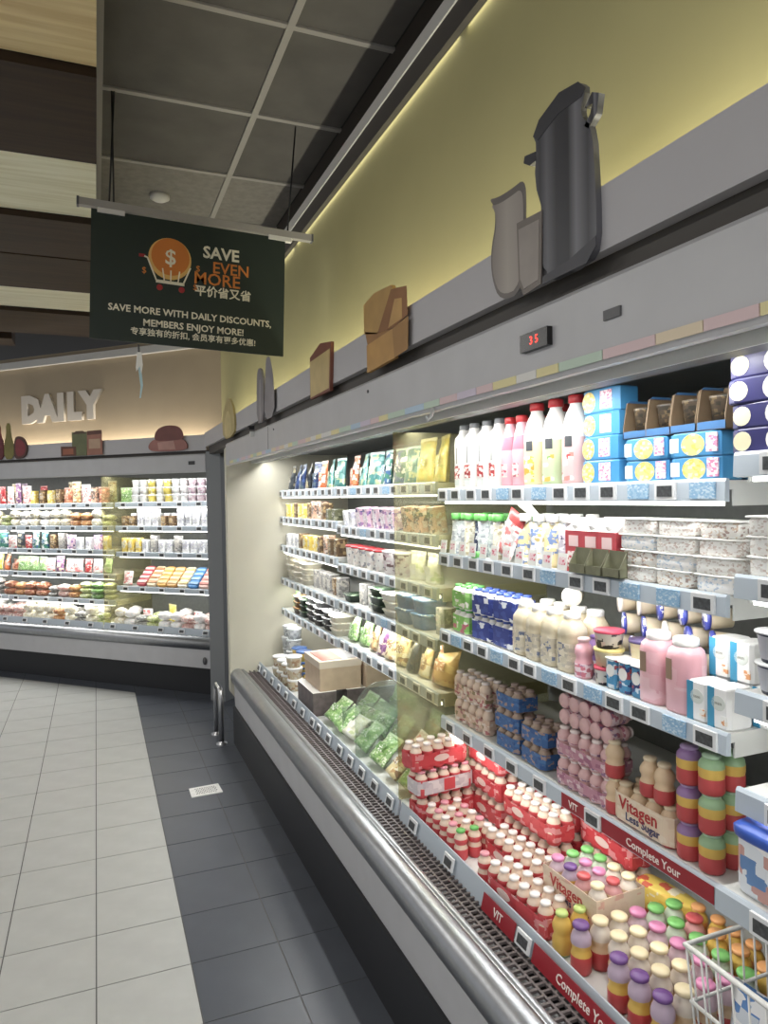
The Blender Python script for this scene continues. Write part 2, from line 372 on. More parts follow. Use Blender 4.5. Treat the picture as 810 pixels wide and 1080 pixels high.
def make_case(name, label, case, s0, s1, bays, ends):
    root = new(name, None, None, case[0], (0,0,case[1]), label=label, category='refrigerated case')
    new('kick_plate', MB().box(.012 if case is NEAR else .13,.04 if case is NEAR else .16,s0,s1,0,.238).mesh('kick_plate', kick), root)
    new('fascia_panel', MB().sweep([(.02,.405),(.025,.24),(.05,.235),(.16,.24),(.16,.405)],s0,s1,0,False,True).mesh('fascia_panel', enamel), root)
    arc = [(.028,.385),(.010,.392)]+[(.045+.046*math.cos(t),.435+.046*math.sin(t)) for t in [PI*1.12-i*PI*.74/9 for i in range(10)]]+[(.066,.466),(.072,.474),(.084,.476),(.09,.470),(.092,.455),(.10,.40),(.05,.38)]
    new('bumper', MB().sweep(arc,s0,s1,0,True,True).mesh('bumper', steel), root)
    new('trough', MB().box(.092,.20,s0,s1,.36,.40).mesh('trough', black), root)
    g = MB()
    for i, d in enumerate((.094,.121,.148,.175)): g.box(d,d+.006,s0,s1,.452,.459)
    s = s0
    while s < s1-.04:
        for j, d in enumerate((.100,.127,.154)): g.box(d,d+.021,s+(j%2)*.012,s+.007+(j%2)*.012,.452,.459)
        s += .024 if case is NEAR else .05
    new('air_grille', g.mesh('air_grille', M('grille_plastic',(92,84,84),.5), fix=False), root)
    new('back_panel', MB().box(.82,.86,s0,s1,.3,1.92).mesh('back_panel', backp), root)
    # canopy
    cm = MB().sweep([(0,1.80),(.006,1.79),(.02,1.79),(.05,1.80),(.16,1.825),(.26,1.86),(.80,1.885),(.86,1.885),(.86,1.935),(.01,1.935),(0,1.925)],s0,s1,0,False,True)
    new('canopy', cm.mesh('canopy', enamel), root)
    new('canopy_lining', MB().box(.32,.80,s0+.02,s1-.02,1.862,1.866).mesh('canopy_lining', backp), root)
    new('air_duct', MB().box(.16,.235,s0+.02,s1-.02,1.806,1.83,0).box(.155,.16,s0+.02,s1-.02,1.80,1.83,1).mesh('air_duct', darkgrey, enamel_w), root)
    ls = s1-s0
    n = max(2, round(ls/1.2))
    for i in range(n):
        a = s0+ls*i/n
        new('light_strip', MB().box(.24,.265,a+.04,a+ls/n-.04,1.828,1.848).mesh('light_strip', led), root)
        area('canopy_light', (.255,a+ls/n/2,1.822), .02, ls/n-.1, LED_W*2.3*ls/n, (0,math.radians(-4),0), (1,1,.97), root)
    for a, b, mt, full in ends:
        if full: pts = [(0,.33),(0,1.90),(.03,1.94),(.87,1.94),(.87,0),(.10,0),(.06,.25)]
        else: pts = [(0,0),(0,1.95),(.87,1.95),(.87,0)]
        new('end_panel', MB().prism(pts,a,b,'xz').mesh('end_panel', mt), root)
    for a, b, df, deck, shelves in bays:
        for z, tags, cards, lw in shelves: make_shelf(root, a, b, z, df, tags=tags, cards=cards, ledw=lw, light=lw is not None, boost=1.6 if case is FAR else .6 if z < .8 else 1,
            avoid=((1.03,1.43),(1.44,1.60)) if case is NEAR and z == .795 else ())
        dk = new('deck_tray', MB().box(.19,.81,a+.004,b-.004,.455,.475).mesh('deck_tray', enamel_w), root)
        new('price_rail', MB().sweep([(.172,.452),(.192,.44),(.192,.512),(.186,.514)],a,b,0,False,True).mesh('price_rail', rail_pl), dk)
        for i in range(deck):
            s = b-(b-a)*(i+.5)/deck+random.uniform(-.02,.02)
            if case is NEAR and 1.03 < s < 1.74: continue
            new('price_tag', tag_me, dk, (.172,s,.487), (0,math.radians(14),0))
    return root
near = make_case('refrigerated_case', 'long open refrigerated display case with steel bumper along the right side', NEAR, -.35, 4.63,
    [(-.22,.965,.30,3,[(1.645,7,(5,),True),(1.425,7,(5,),True),(1.215,7,(6,),True),(1.035,7,(4,),False)]),
     (1.03,2.275,.35,5,[(1.60,13,(4,6,10,12),True),(1.375,12,(6,9,10),False),(1.105,14,(1,4,7,9,12),None),(.795,9,(20,),False)]),
     (2.295,3.425,.35,8,[(1.625,11,(2,6),True),(1.435,10,(3,),True),(1.245,10,(20,),False),(1.06,10,(5,),False),(.865,9,(20,),True)]),
     (3.44,4.62,.35,7,[(1.625,9,(20,),True),(1.455,9,(20,),True),(1.27,9,(20,),True),(1.055,9,(20,),False),(.855,9,(20,),False)])],
    [(4.632,4.70,beige_panel,True)])
far = make_case('refrigerated_case', 'angled refrigerated display case standing at the back under the wall letters', FAR, .0, 4.2,
    [(.02,1.25,.35,5,[(1.56,6,(20,),True),(1.35,6,(20,),True),(1.12,6,(20,),True),(.815,6,(20,),True)]),
     (1.27,2.6,.35,5,[(1.56,7,(20,),True),(1.35,7,(20,),True),(1.135,7,(20,),True),(.915,7,(20,),True),(.68,7,(20,),True)]),
     (2.62,4.18,.35,5,[(1.56,7,(20,),True),(1.35,7,(20,),True),(1.135,7,(20,),True),(.915,7,(20,),True),(.68,7,(20,),True)])],
    [(-.14,-.005,M('post_grey',(126,129,132),.5),False)])
make_shelf(near, -.22, .965, .865, .25, tags=6, cards=(3,), ledw=None, light=False)
# canopy fittings
pastel = [(222,212,160),(176,198,216),(214,190,192),(218,216,212),(188,206,190),(202,192,208),(220,204,178)]
s = -.3
i = 0
while s < 4.4:
    L = random.choice((.07,.09,.12)); k = (i*3+random.randint(0,1)) % 7
    new('promo_strip', MB().box(-.003,0,s,s+L-.002,1.798,1.814).mesh('promo_strip', M('pastel_%d'%k,pastel[k],.5)), near); s += L; i += 1
dsp = new('temperature_display', MB().box(-.012,0,-.045,.045,-.017,.017,0).mesh('temperature_display', M('display_black',(20,18,20),.25)), near, (0,1.145,1.868))
for dy in (-.012,.006):
    new('digit', face_text('5' if dy < 0 else '3', .022, M('red_digit',(255,70,60),.4,emit=1.6), ext=.0006), dsp, (-.0125,dy,0))
new('vent_badge', MB().box(-.004,0,-.02,.02,-.008,.008,0).mesh('vent_badge', M('badge_grey',(96,96,98),.5)), near, (0,.935,1.868))
new('door_clip', MB().box(-.02,.0,-.012,.012,-.035,-.01,0).box(-.03,.0,-.018,.018,.0,.018,1).mesh('door_clip', enamel_w, black), near, (0,3.75,1.94))
new('hook', MB().tube([(0,0,0),(-.006,0,-.02),(-.016,0,-.03),(-.02,0,-.018)],.004,6).mesh('hook', enamel_w), near, (.0,1.60,1.795))
new('canopy_joint', MB().box(-.0015,0,-.002,.002,1.815,1.925).mesh('canopy_joint', darkgrey), near, (0,3.42,0))
for y in (3.3,2.05,.62): new('screw', MB().lathe([(1,0),(1,.003),(0,.004)],0,.005,.005,2,8).mesh('screw', darkgrey), near, (0,y,1.9), (0,-PI/2,0))
# dividers
def rounded(x0,x1,z0,z1,r,corners):
    pts = []
    for (cx,cz,a,on) in ((x0+r,z0+r,PI,0 in corners),(x1-r,z0+r,1.5*PI,1 in corners),(x1-r,z1-r,0,2 in corners),(x0+r,z1-r,.5*PI,3 in corners)):
        if on: pts += [(cx+r*math.cos(a+k*PI/16), cz+r*math.sin(a+k*PI/16)) for k in range(9)]
        else: pts.append((x0 if cx < (x0+x1)/2 else x1, z0 if cz < (z0+z1)/2 else z1))
    return pts
new('divider_panel', MB().prism(rounded(.178,.80,.52,1.80,.02,()),2.279,2.287,'xz').mesh('divider_panel', tint_divider), near, label='yellowish tinted acrylic divider')
new('divider_panel', MB().prism(rounded(.20,.78,.49,.80,.12,(3,)),2.79,2.796,'xz').mesh('divider_panel', clear_acrylic), near, label='clear acrylic divider with a rounded corner')
new('divider_panel', MB().prism(rounded(.20,.62,.49,.66,.10,(3,)),2.957,2.963,'xz').mesh('divider_panel', clear_acrylic), near, label='clear acrylic divider with a rounded corner')
new('divider_panel', MB().prism(rounded(.20,.80,.50,1.79,.02,()),1.256,1.264,'xz').mesh('divider_panel', tint_divider), far, label='yellowish tinted acrylic divider')
# far case logo plate and badge
new('vent_badge', MB().box(-.004,0,-.03,.03,-.014,.014,0).mesh('vent_badge', M('badge_dark',(52,52,54),.5)), far, (0,.13,1.866))
new('badge', MB().lathe([(1,0),(1,.006),(0,.006)],0,.03,.018,2,12).mesh('badge', darkgrey), far, (.02,.06,.3), (0,-PI/2,0))
# red printed strips with lettering on the near bay rails
redp = M('red_print',(150,32,44),.4); lt = M('letter_white',(238,228,222),.5)
def red_strip(s0, s1, d, z, h, body=None, size=.026, ry=0):
    o = new('promo_strip', MB().box(-.0015,0,-(s1-s0)/2,(s1-s0)/2,-h/2,h/2).mesh('promo_strip', redp), near, (d,(s0+s1)/2,z), (0,ry,0))
    if body: new('lettering', face_text(body, size, lt, ext=.0004, bold=.0003), o, (-.0022,0,-.001))
red_strip(1.46,1.56,.3395,.776,.036,'VIT'); red_strip(1.06,1.40,.3395,.776,.036,'Complete Your')
for s_ in (1.478,): new('price_tag', tag_me, near, (.166,s_,.487), (0,math.radians(14),0))
new('price_tag', tag_me, near, (.3385,1.43,.776))
red_strip(1.52,1.68,.166,.483,.045,'VIT',.03,math.radians(14)); red_strip(1.06,1.44,.166,.483,.045,'Complete Your',.03,math.radians(14))

# ------------------------------------------------------------------ the guard rail at the case end
gr = MB()
path = [(0,-.105,0),(0,-.105,.30)]+[(0,-.105+.045*(1-math.cos(t)),.30+.045*math.sin(t)) for t in [PI/2*k/6 for k in range(1,7)]]
path += [(0,.06+.045*math.sin(t),.30+.045*math.cos(t)) for t in [PI/2*k/6 for k in range(0,7)]]+[(0,.105,.0)]
g = new('guard_rail', MB().tube(path,.017,12).mesh('guard_rail', M('polished_steel',(206,206,208),.28,1)), None, (.718,4.755,0),
    label='bent stainless steel guard rail standing on the floor by the case end', category='guard rail')
fl = MB().lathe([(1,0),(1,.006),(.5,.014),(.5,.02)],0,.036,.036,2,16).mesh('foot_flange', MATS['polished_steel'])
for y in (-.105,.105): new('foot_flange', fl, g, (0,y,0))

# ------------------------------------------------------------------ hanging sign
sg = new('hanging_sign', None, None, (.383,3.0,2.445), (0,math.radians(2.1),0), label='dark green hanging promotion sign with orange coin and trolley print', category='sign')
new('panel', MB().box(-.382,.382,-.004,.004,-.25,.25).mesh('panel', M('sign_green',(30,42,36),.5)), sg)
new('top_bar', MB().box(-.425,.495,-.014,.014,.255,.283,0).box(-.434,-.425,-.016,.016,.253,.285,1).box(.495,.503,-.016,.016,.253,.285,1).mesh('top_bar', tbar, darkgrey), sg)
for x in (-.33,.34): new('bar_clip', MB().box(x-.03,x+.07,-.012,.012,.238,.256).mesh('bar_clip', trim_white), sg)
for x, x2 in ((-.318,-.335),(-.30,-.345),(.392,.39)):
    new('hanging_rod', MB().tube([(x,0,.27),(x2+.03,0,.735)],.0035,8).mesh('hanging_rod', black), sg)
cream = M('sign_cream',(226,220,200),.6); orange = M('sign_orange',(206,124,56),.6)
def stext(body, x, z, size, mt, bold=.0012, sx=1):
    me = text_mesh(body, size, mt, ext=.0005, bold=bold, sx=sx); me.transform(Matrix.Rotation(PI/2,4,'X'))
    new('lettering', me, sg, (x,-.0048,z))
def sx_(px): return (px-94)*.00371-.382
stext('SAVE', sx_(228), .25-.215*.5, .066, cream, .0018); stext('EVEN', sx_(239), .25-.332*.5, .064, orange, .0008); stext('MORE', sx_(224), .25-.432*.5, .070, orange, .0008)
stext('平价省又省', sx_(231), .25-.535*.5, .046, cream, .001)
stext('SAVE MORE WITH DAILY DISCOUNTS,', sx_(198.5), .25-.742*.5, .0375, cream, .0008); stext('MEMBERS ENJOY MORE!', sx_(200.5), .25-.838*.5, .0375, cream, .0008)
stext('专享独有的折扣, 会员享有更多优惠!', sx_(201), .25-.915*.5, .0315, cream, .0005)
def disc(r, t, n=32, rx=1): return MB().prism([(r*rx*math.cos(2*PI*k/n), r*math.sin(2*PI*k/n)) for k in range(n)],-t,0,'xz')
cx, cz = sx_(174), .25-.30*.5
new('coin_print', disc(.083,.0012).mesh('coin_print', M('coin_rim',(214,172,100),.6)), sg, (cx-.002,-.004,cz-.004))
new('coin_print', disc(.074,.0018).mesh('coin_print', M('coin_face',(198,118,52),.6)), sg, (cx,-.004,cz+.004))
me = text_mesh('$', .085, cream, ext=.0005, bold=.001); me.transform(Matrix.Rotation(PI/2,4,'X')); new('lettering', me, sg, (cx,-.0065,cz))
ct = MB()
def bar(a, b, wd, t0=-.0072, t1=-.006):
    a, b = Vector(a), Vector(b); n = Vector((-(b-a).y,(b-a).x)).normalized()*wd/2
    ct.prism([tuple(a+n),tuple(b+n),tuple(b-n),tuple(a-n)],t0,t1,'xz')
bar((-.088,-.01),(-.052,-.098),.006); bar((.078,-.03),(.05,-.10),.006); bar((-.055,-.098),(.055,-.10),.012); bar((-.03,-.045),(-.022,-.098),.005); bar((.002,-.05),(.002,-.098),.005); bar((.036,-.05),(.03,-.098),.005); bar((-.088,-.01),(-.10,-.006),.006)
new('trolley_print', ct.mesh('trolley_print', cream), sg, (cx,0,cz))
red = M('sign_red',(150,40,44),.6)
for x in (-.04,.045): new('wheel_print', disc(.012,.0015,14).mesh('wheel_print', red), sg, (cx+x,-.0045,cz-.122))
new('handle_print', MB().box(-.012,.012,-.0015,0,-.006,.006).mesh('handle_print', red), sg, (cx-.108,-.0045,cz-.004))
for x, z in ((.108,-.028),(-.10,-.062),(.098,-.105)):
    me = text_mesh('$', .034, orange, ext=.0004); me.transform(Matrix.Rotation(PI/2,4,'X')); new('lettering', me, sg, (cx+x,-.0046,cz+z))
# clip dangling below the sign
hc = new('hanging_clip', None, None, (.172,3.0,2.195), label='white clip with a pale blue paper strip dangling below the hanging sign', category='clip')
new('cord', MB().tube([(0,0,0),(.001,0,-.035)],.004,6).mesh('cord', darkgrey), hc)
new('clip_body', MB().prism([(-.006,-.03),(.010,-.03),(.014,-.08),(.008,-.115),(.002,-.085),(-.010,-.105),(-.012,-.09)],-.006,.006,'xz').mesh('clip_body', plastic_w), hc)
new('paper_strip', MB().prism([(-.004,-.085),(.008,-.085),(.013,-.16),(.004,-.21),(-.001,-.21),(.004,-.165)],-.002,.002,'xz').mesh('paper_strip', M('paper_blue',(176,206,214),.6)), hc)

# ------------------------------------------------------------------ wall letters
dl = new('wall_letters', None, None, W(FAR,.158,1.625,2.405), (0,0,PI/4), label='raised white capital letters spelling DAILY on the beige wall', category='letters')
lw = M('letter_face',(206,198,188),.55); xs = [('D',.40),('A',.195),('I',.035),('L',-.12),('Y',-.31)]
for ch, sy in xs:
    me = face_text(ch, .305, lw, ext=.012, bold=.023); new('letter', me, dl, (-.0,sy,0))

# ------------------------------------------------------------------ picture boards standing on the ledges (flat cut-outs in reality)
def cutout(name, label, pieces, case, d, back=None):
    pts0 = [p for _,pts,_,_ in pieces for p in pts]; cy = sum(p[0] for p in pts0)/len(pts0)
    zmin = min(p[1] for p in pts0)
    o = new(name, None, None, W(case,d,cy,zmin), (0,0,case[1]), label=label, category='cut-out board')
    for pn, pts, mt, lift in pieces:
        new(pn, MB().prism([(a-cy,b-zmin) for a,b in pts],-.012-lift,0 if lift == 0 else -.012,'yz').mesh(pn, mt), o)
def G_(key, c1, c2=None): return M(key, c1, .5, noise=.12, nscale=12)
def GRADY(key, stops, rough=.45):
    """printed shading of a picture across its width (object y)"""
    m = bpy.data.materials.new(key); m.use_nodes = True; nt = m.node_tree; b = nt.nodes['Principled BSDF']; b.inputs['Roughness'].default_value = rough
    tc = nt.nodes.new('ShaderNodeTexCoord'); sp = nt.nodes.new('ShaderNodeSeparateXYZ'); r = nt.nodes.new('ShaderNodeValToRGB')
    nt.links.new(tc.outputs['Generated'], sp.inputs[0]); nt.links.new(sp.outputs['Y'], r.inputs['Fac']); nt.links.new(r.outputs['Color'], b.inputs['Base Color'])
    e = r.color_ramp.elements; e[0].position = stops[0][0]; e[0].color = lin(stops[0][1]); e[1].position = stops[1][0]; e[1].color = lin(stops[1][1])
    for p_, c_ in stops[2:]: e.new(p_).color = lin(c_)
    return m
def smooth(pts, it=2):
    for _ in range(it):
        q = []
        for i in range(len(pts)):
            a, b = pts[i], pts[(i+1) % len(pts)]; q += [(a[0]*.75+b[0]*.25, a[1]*.75+b[1]*.25), (a[0]*.25+b[0]*.75, a[1]*.25+b[1]*.75)]
        pts = q
    return pts
can_m = GRADY('can_metal',[(0,(104,104,110)),(.12,(70,70,76)),(.3,(122,122,128)),(.42,(52,52,58)),(.62,(60,60,66)),(.78,(104,104,110)),(.9,(64,64,70)),(1,(90,90,96))])

def sub(pts, k, dy=0, dz=0):
    cy = sum(p[0] for p in pts)/len(pts); cz = sum(p[1] for p in pts)/len(pts)
    return [(cy+(a-cy)*k+dy, cz+(b-cz)*k+dz) for a,b in pts]
canp = [(1.14,1.972),(1.137,2.107),(1.164,2.171),(1.155,2.239),(1.166,2.258),(1.146,2.28),(1.083,2.298),(1.028,2.288),(1.008,2.268),(1.023,2.24),(1.019,2.222),(.993,2.196),(.985,2.082),(.984,1.994),(1.01,1.972)]
jugp = [(1.332,2.205),(1.295,2.194),(1.24,2.191),(1.194,2.193),(1.19,2.136),(1.202,1.975),(1.291,1.978),(1.325,2.036),(1.327,2.097),(1.306,2.14),(1.309,2.181)]
glp = [(1.223,2.115),(1.137,2.109),(1.143,1.974),(1.202,1.968),(1.218,1.996)]
cutout('picture_board','grey cut-out board picturing a milk can beside a jug and glass',
    [('can_picture',smooth(canp,1),can_m,0),('lid_picture',[(1.166,2.258),(1.146,2.28),(1.083,2.298),(1.028,2.288),(1.008,2.268),(1.02,2.258),(1.085,2.262),(1.15,2.244)],G_('can_lid',(58,58,64)),.001),
     ('rim_picture',[(1.14,1.972),(1.139,1.986),(1.06,1.992),(.985,2.01),(.984,1.994),(1.01,1.972)],G_('can_rim',(70,70,76)),.0015),
     ('handle_picture',[(1.012,2.235),(.993,2.252),(.974,2.241),(.981,2.211),(1.003,2.196),(1.014,2.206),(.998,2.218),(.992,2.232)],can_m,0),
     ('knob_picture',[(1.196,2.235),(1.16,2.228),(1.155,2.21),(1.18,2.21),(1.2,2.223)],G_('can_lid',(58,58,64)),0),
     ('jug_picture',smooth(jugp),G_('jug_glass',(108,102,98)),.0005),('milk_picture',smooth(sub(jugp,.88,0,-.006)),GRADY('jug_milk',[(0,(150,142,136)),(.5,(168,160,152)),(1,(134,126,120))]),.001),
     ('glass_picture',glp,G_('glass_edge',(120,112,106)),.0025),('milk_picture',sub(glp,.82),G_('glass_milk',(154,146,140)),.0032)], NEAR, .02)
cutout('picture_board','tan cut-out board picturing stacked cheese blocks on the grey ledge',
    [('cheese_picture',[(2.1,2.175),(2.006,2.188),(1.875,2.176),(1.862,2.158),(1.99,2.063),(2.099,2.085)],G_('cheese_a',(178,142,86)),0),
     ('cheese_picture',[(1.876,2.164),(1.768,2.144),(1.762,2.066),(1.861,2.053),(1.985,2.063)],G_('cheese_b',(140,96,58)),.0005),
     ('cheese_picture',[(1.85,2.13),(1.80,2.12),(1.80,2.065),(1.90,2.06)],G_('cheese_c',(190,150,92)),.001),
     ('cheese_picture',[(2.078,2.046),(1.871,2.052),(1.859,1.968),(2.078,1.962)],G_('cheese_d',(184,142,84)),0),
     ('cheese_picture',[(1.871,2.052),(1.759,2.062),(1.765,1.974),(1.859,1.968)],G_('cheese_e',(160,120,70)),.0005),
     ('cheese_picture',[(2.09,2.09),(1.99,2.066),(1.875,2.052),(2.07,2.046)],G_('cheese_f',(150,108,64)),0)], NEAR, .02)
cutout('picture_board','pale cut-out board picturing a cheese wedge with brown rind',
    [('rind_picture',[(2.706,2.123),(2.566,2.152),(2.434,2.132),(2.457,1.962),(2.71,1.962)],G_('rind',(120,70,54)),0),
     ('wedge_picture',[(2.70,2.106),(2.448,2.11),(2.468,1.972),(2.702,1.968)],G_('wedge',(192,170,118)),.001)], NEAR, .02)
cutout('picture_board','grey cut-out board picturing two tall bottles on the grey ledge',
    [('bottle_picture',smooth([(3.71,1.965),(3.695,2.185),(3.66,2.244),(3.60,2.238),(3.564,2.191),(3.535,2.171),(3.546,1.965)],1),G_('bot_a',(126,122,126)),0),
     ('bottle_picture',smooth([(3.534,1.965),(3.491,2.154),(3.471,2.255),(3.425,2.263),(3.372,2.249),(3.307,2.125),(3.307,1.965)],1),G_('bot_b',(140,136,140)),.001),
     ('bottle_picture',smooth([(3.64,1.97),(3.63,2.18),(3.59,2.18),(3.59,1.97)],1),G_('bot_c',(150,146,150)),.001)], NEAR, .02)
cutout('picture_board','yellowish cut-out board picturing a carton at the far case end',
    [('carton_picture',smooth([(4.767,1.965),(4.80,2.10),(4.68,2.187),(4.54,2.222),(4.40,2.149),(4.34,2.05),(4.38,1.965)],1),G_('corn_a',(178,162,112)),0),
     ('carton_picture',smooth([(4.70,1.975),(4.70,2.08),(4.58,2.15),(4.46,2.08),(4.46,1.975)],1),G_('corn_b',(200,184,132)),.001)], NEAR, .02)
cutout('picture_board','cut-out board picturing wine bottles and a sliced salami',
    [('bottle_picture',smooth([(2.33,1.965),(2.33,2.13),(2.29,2.17),(2.285,2.285),(2.24,2.285),(2.235,2.174),(2.199,2.122),(2.202,1.965)],1),G_('wine_red',(96,36,40)),0),
     ('bottle_picture',smooth([(2.193,1.965),(2.188,2.121),(2.16,2.171),(2.158,2.288),(2.10,2.286),(2.098,2.176),(2.068,2.116),(2.071,1.965)],1),G_('wine_green',(120,112,60)),.0005),
     ('salami_picture',smooth([(2.075,1.966),(2.067,2.149),(2.003,2.171),(1.935,2.14),(1.90,2.06),(1.93,1.985),(1.99,1.966)]),G_('salami_skin',(84,54,46)),0),
     ('salami_picture',smooth([(2.05,1.985),(2.045,2.13),(2.0,2.145),(1.945,2.11),(1.92,2.05),(1.95,1.99)]),G_('salami_cut',(128,52,56)),.001)], FAR, .008)
cutout('picture_board','cut-out board picturing three food tins below the wall letters',
    [('tin_picture',[(1.379,1.966),(1.375,2.168),(1.202,2.164),(1.215,1.966)],G_('tin_a',(104,108,76)),0),('tin_picture',[(1.37,2.15),(1.33,2.175),(1.25,2.175),(1.205,2.15)],G_('tin_a2',(88,70,56)),.001),
     ('tin_picture',[(1.21,1.966),(1.205,2.16),(1.041,2.164),(1.037,1.966)],G_('tin_b',(150,104,88)),.001),('tin_picture',[(1.20,2.135),(1.20,2.17),(1.045,2.172),(1.045,2.14)],G_('tin_b2',(96,62,52)),.002),
     ('tin_label',[(1.185,2.02),(1.185,2.1),(1.06,2.1),(1.06,2.02)],G_('tin_b3',(178,150,126)),.002),
     ('tin_picture',[(1.503,1.966),(1.504,2.051),(1.332,2.045),(1.331,1.966)],G_('tin_c',(92,60,48)),.002),('tin_label',[(1.48,1.98),(1.48,2.03),(1.36,2.03),(1.36,1.98)],G_('tin_c2',(150,92,70)),.003)], FAR, .008)
cutout('picture_board','brownish pink cut-out board picturing a bagged ham by the corner post',
    [('ham_picture',smooth([(.555,1.99),(.552,2.03),(.489,2.075),(.207,2.065),(.165,2.01),(.175,1.966),(.50,1.966)]),G_('ham_a',(150,100,92)),0),
     ('ham_picture',smooth([(.496,2.068),(.472,2.139),(.40,2.17),(.30,2.172),(.225,2.15),(.192,2.077),(.222,2.05),(.45,2.05)]),G_('ham_b',(110,60,54)),.001),
     ('ham_label',[(.45,1.98),(.46,2.04),(.30,2.05),(.28,1.98)],G_('ham_c',(176,134,124)),.001)], FAR, .008)

# ================================================================== PRODUCTS
SAT = .80      # haze put into the product colours as lower saturation
FR0, FR1 = PI-1.15, PI+1.15
wcap = M('cap_white',(240,240,238),.35); rcap = M('cap_red',(206,38,44),.35); gcap = M('cap_green',(96,190,84),.35)
hdpe = M('bottle_white',(238,236,232),.35)
def cap_me(key, r, h, mat, p=2): return MB().lathe([(.9,0),(1,.002),(1,h-.003),(.9,h),(0,h)],0,r,r,p,14).mesh(key, mat)
def bottle(name, key, prof, hx, hy, mats, mi, capr, caph, capm, p=2, labels=(), n=16, capz=None):
    """labels: (z0,z1,half angle,material,name)"""
    me = MB().lathe(prof, mi, hx, hy, p, n).mesh(key, *mats)
    kids = []
    if capm: kids.append((S('cap', cap_me(key+'_cap', capr, caph, capm)), (0,0,prof[-1][1]-.002 if capz is None else capz), (0,0,0)))
    for z0, z1, a, mt, nm, c in labels:
        lm = MB().arc(prof, z0, z1, PI+c-a, PI+c+a, hx, hy, p).mesh(key+'_'+nm, mt, fix=False)
        kids.append((S(nm, lm), (0,0,0), (0,0,0)))
    return S(name, me, *kids)
# tall drinks of the top shelf
kp = [(0,0),(.9,0),(1,.006),(1,.15),(.92,.172),(.55,.188),(.5,.196),(.5,.2)]
straw = PR('print_strawberry',[(236,225,222),(196,40,44),(168,30,36),(222,120,110)],45)
kefir = bottle('yogurt_bottle','kefir',kp,.031,.031,[hdpe],0,.017,.018,M('cap_grey',(128,130,134),.4),4,
    [(.035,.078,.55,straw,'fruit_print',0),(.085,.14,.16,M('print_grey',(150,154,152),.5),'mark_print',0),(.012,.03,.5,M('print_pale',(206,214,208),.5),'base_print',0)])
pk = [(0,0),(.9,0),(1,.006),(1,.11),(.82,.15),(.6,.175),(.5,.185),(.5,.192)]
pinkbody = M('pink_bottle',(238,170,184),.35)
pinkb = bottle('yogurt_bottle','pinkdrink',pk,.029,.029,[pinkbody, M('pink_deep',(222,110,136),.35)],[1,1,0,1,0,0,0],.018,.02,rcap,2,
    [(.03,.07,.6,PR('print_pinkfruit',[(240,190,196),(206,84,104),(230,222,200)],60),'fruit_print',0)])
bp = [(0,0),(.92,0),(1,.008),(1,.125),(.97,.145),(.72,.187),(.5,.204),(.44,.209),(.44,.216)]
def bigb(key, c1, c2, c3): return bottle('yogurt_bottle',key,bp,.038,.038,[M(key+'_low',c1,.38), hdpe],[0,0,0,1,1,1,1,1],.021,.022,rcap,2,
    [(.012,.085,.75,PR(key+'_print',[c1,c2,c3,(238,228,220)],34),'fruit_print',0),(.10,.128,.30,M('seal_dark',(70,74,78),.5),'seal_print',.35),(.135,.185,.35,M('print_swash',(186,190,198),.5),'mark_print',-.3)])
mango = bigb('mango',(232,206,160),(236,160,40),(246,196,60)); green = bigb('greenfruit',(186,208,160),(120,170,84),(236,170,60)); strawb = bigb('strawberry',(224,178,178),(206,60,60),(232,130,120))
TS = 'on the top shelf'
grid(kefir, NEAR, .395, 2.175, 1.60, 'white yogurt bottle with grey cap', TS, 'bottle', 'white grey-capped bottles', 4, .078, 1, 0, 2, .075)
grid(pinkb, NEAR, .39, 1.868, 1.60, 'pink yogurt bottle with red cap', TS, 'bottle', 'pink red-capped bottles', 2, .066, 1, 0, 2, .07)
for j, sfx in enumerate(('','', '')):
    for sp, s, nm in ((mango,1.735,'mango'),(green,1.645,'green'),(strawb,1.555,'strawberry')):
        if j < 2: put(sp, NEAR, .395+j*.085, s, 1.60, 'large white yogurt bottle with red cap and %s print%s'%(nm, ' at front of top shelf' if j == 0 else ' standing in second row'), 'bottle','large red-capped bottles', random.uniform(-.1,.1))

# cup packs: sleeve with printed patches on the front
def pack_box(name, key, hx, hy, h, mat, patches=(), p=9, b=.003, kids=()):
    me = MB().rbox(hx, hy, 0, h, 0, p, b, 24, smooth=False).mesh(key, mat)
    ks = []
    for nm, y0, y1, z0, z1, mt, rnd in patches:
        if rnd:
            cy, cz, ry_, rz_ = (y0+y1)/2, (z0+z1)/2, abs(y1-y0)/2, (z1-z0)/2
            pts = [(cy+ry_*math.cos(2*PI*k/16), cz+rz_*math.sin(2*PI*k/16)) for k in range(16)]
        else: pts = [(y0,z0),(y1,z0),(y1,z1),(y0,z1)]
        ks.append((S(nm, MB().prism(pts,-.0008,.002,'yz').mesh(key+nm, mt)), (-hx,0,0), (0,0,0)))
    return S(name, me, *ks, *kids)
blue = M('pack_blue',(60,150,214),.4); yel = PR('print_corn',[(244,214,110),(236,190,70),(246,232,170)],70); pinkp = PR('print_pinktext',[(240,224,230),(214,120,160),(236,170,190)],90)
bluepk = pack_box('cup_pack','cuppack',.034,.068,.058,blue,[('fruit_print',.062,.014,.003,.054,yel,True),('label_print',-.004,-.046,.008,.052,pinkp,False)])
bluepk2 = pack_box('cup_pack','cuppack2',.034,.068,.050,blue,[('fruit_print',.03,-.032,.002,.047,yel,True),('label_print',-.036,-.064,.008,.046,pinkp,False),('tag_print',.062,.038,.01,.04,M('tag_white',(228,236,240),.5),False)])
grid(bluepk, NEAR, .40, 1.430, 1.60, 'blue cup pack with yellow fruit and pink label', 'beside strawberry bottle', 'yogurt pack', 'blue cup packs', 1, .1, 4, .0585, 1, .07, .004, .05)
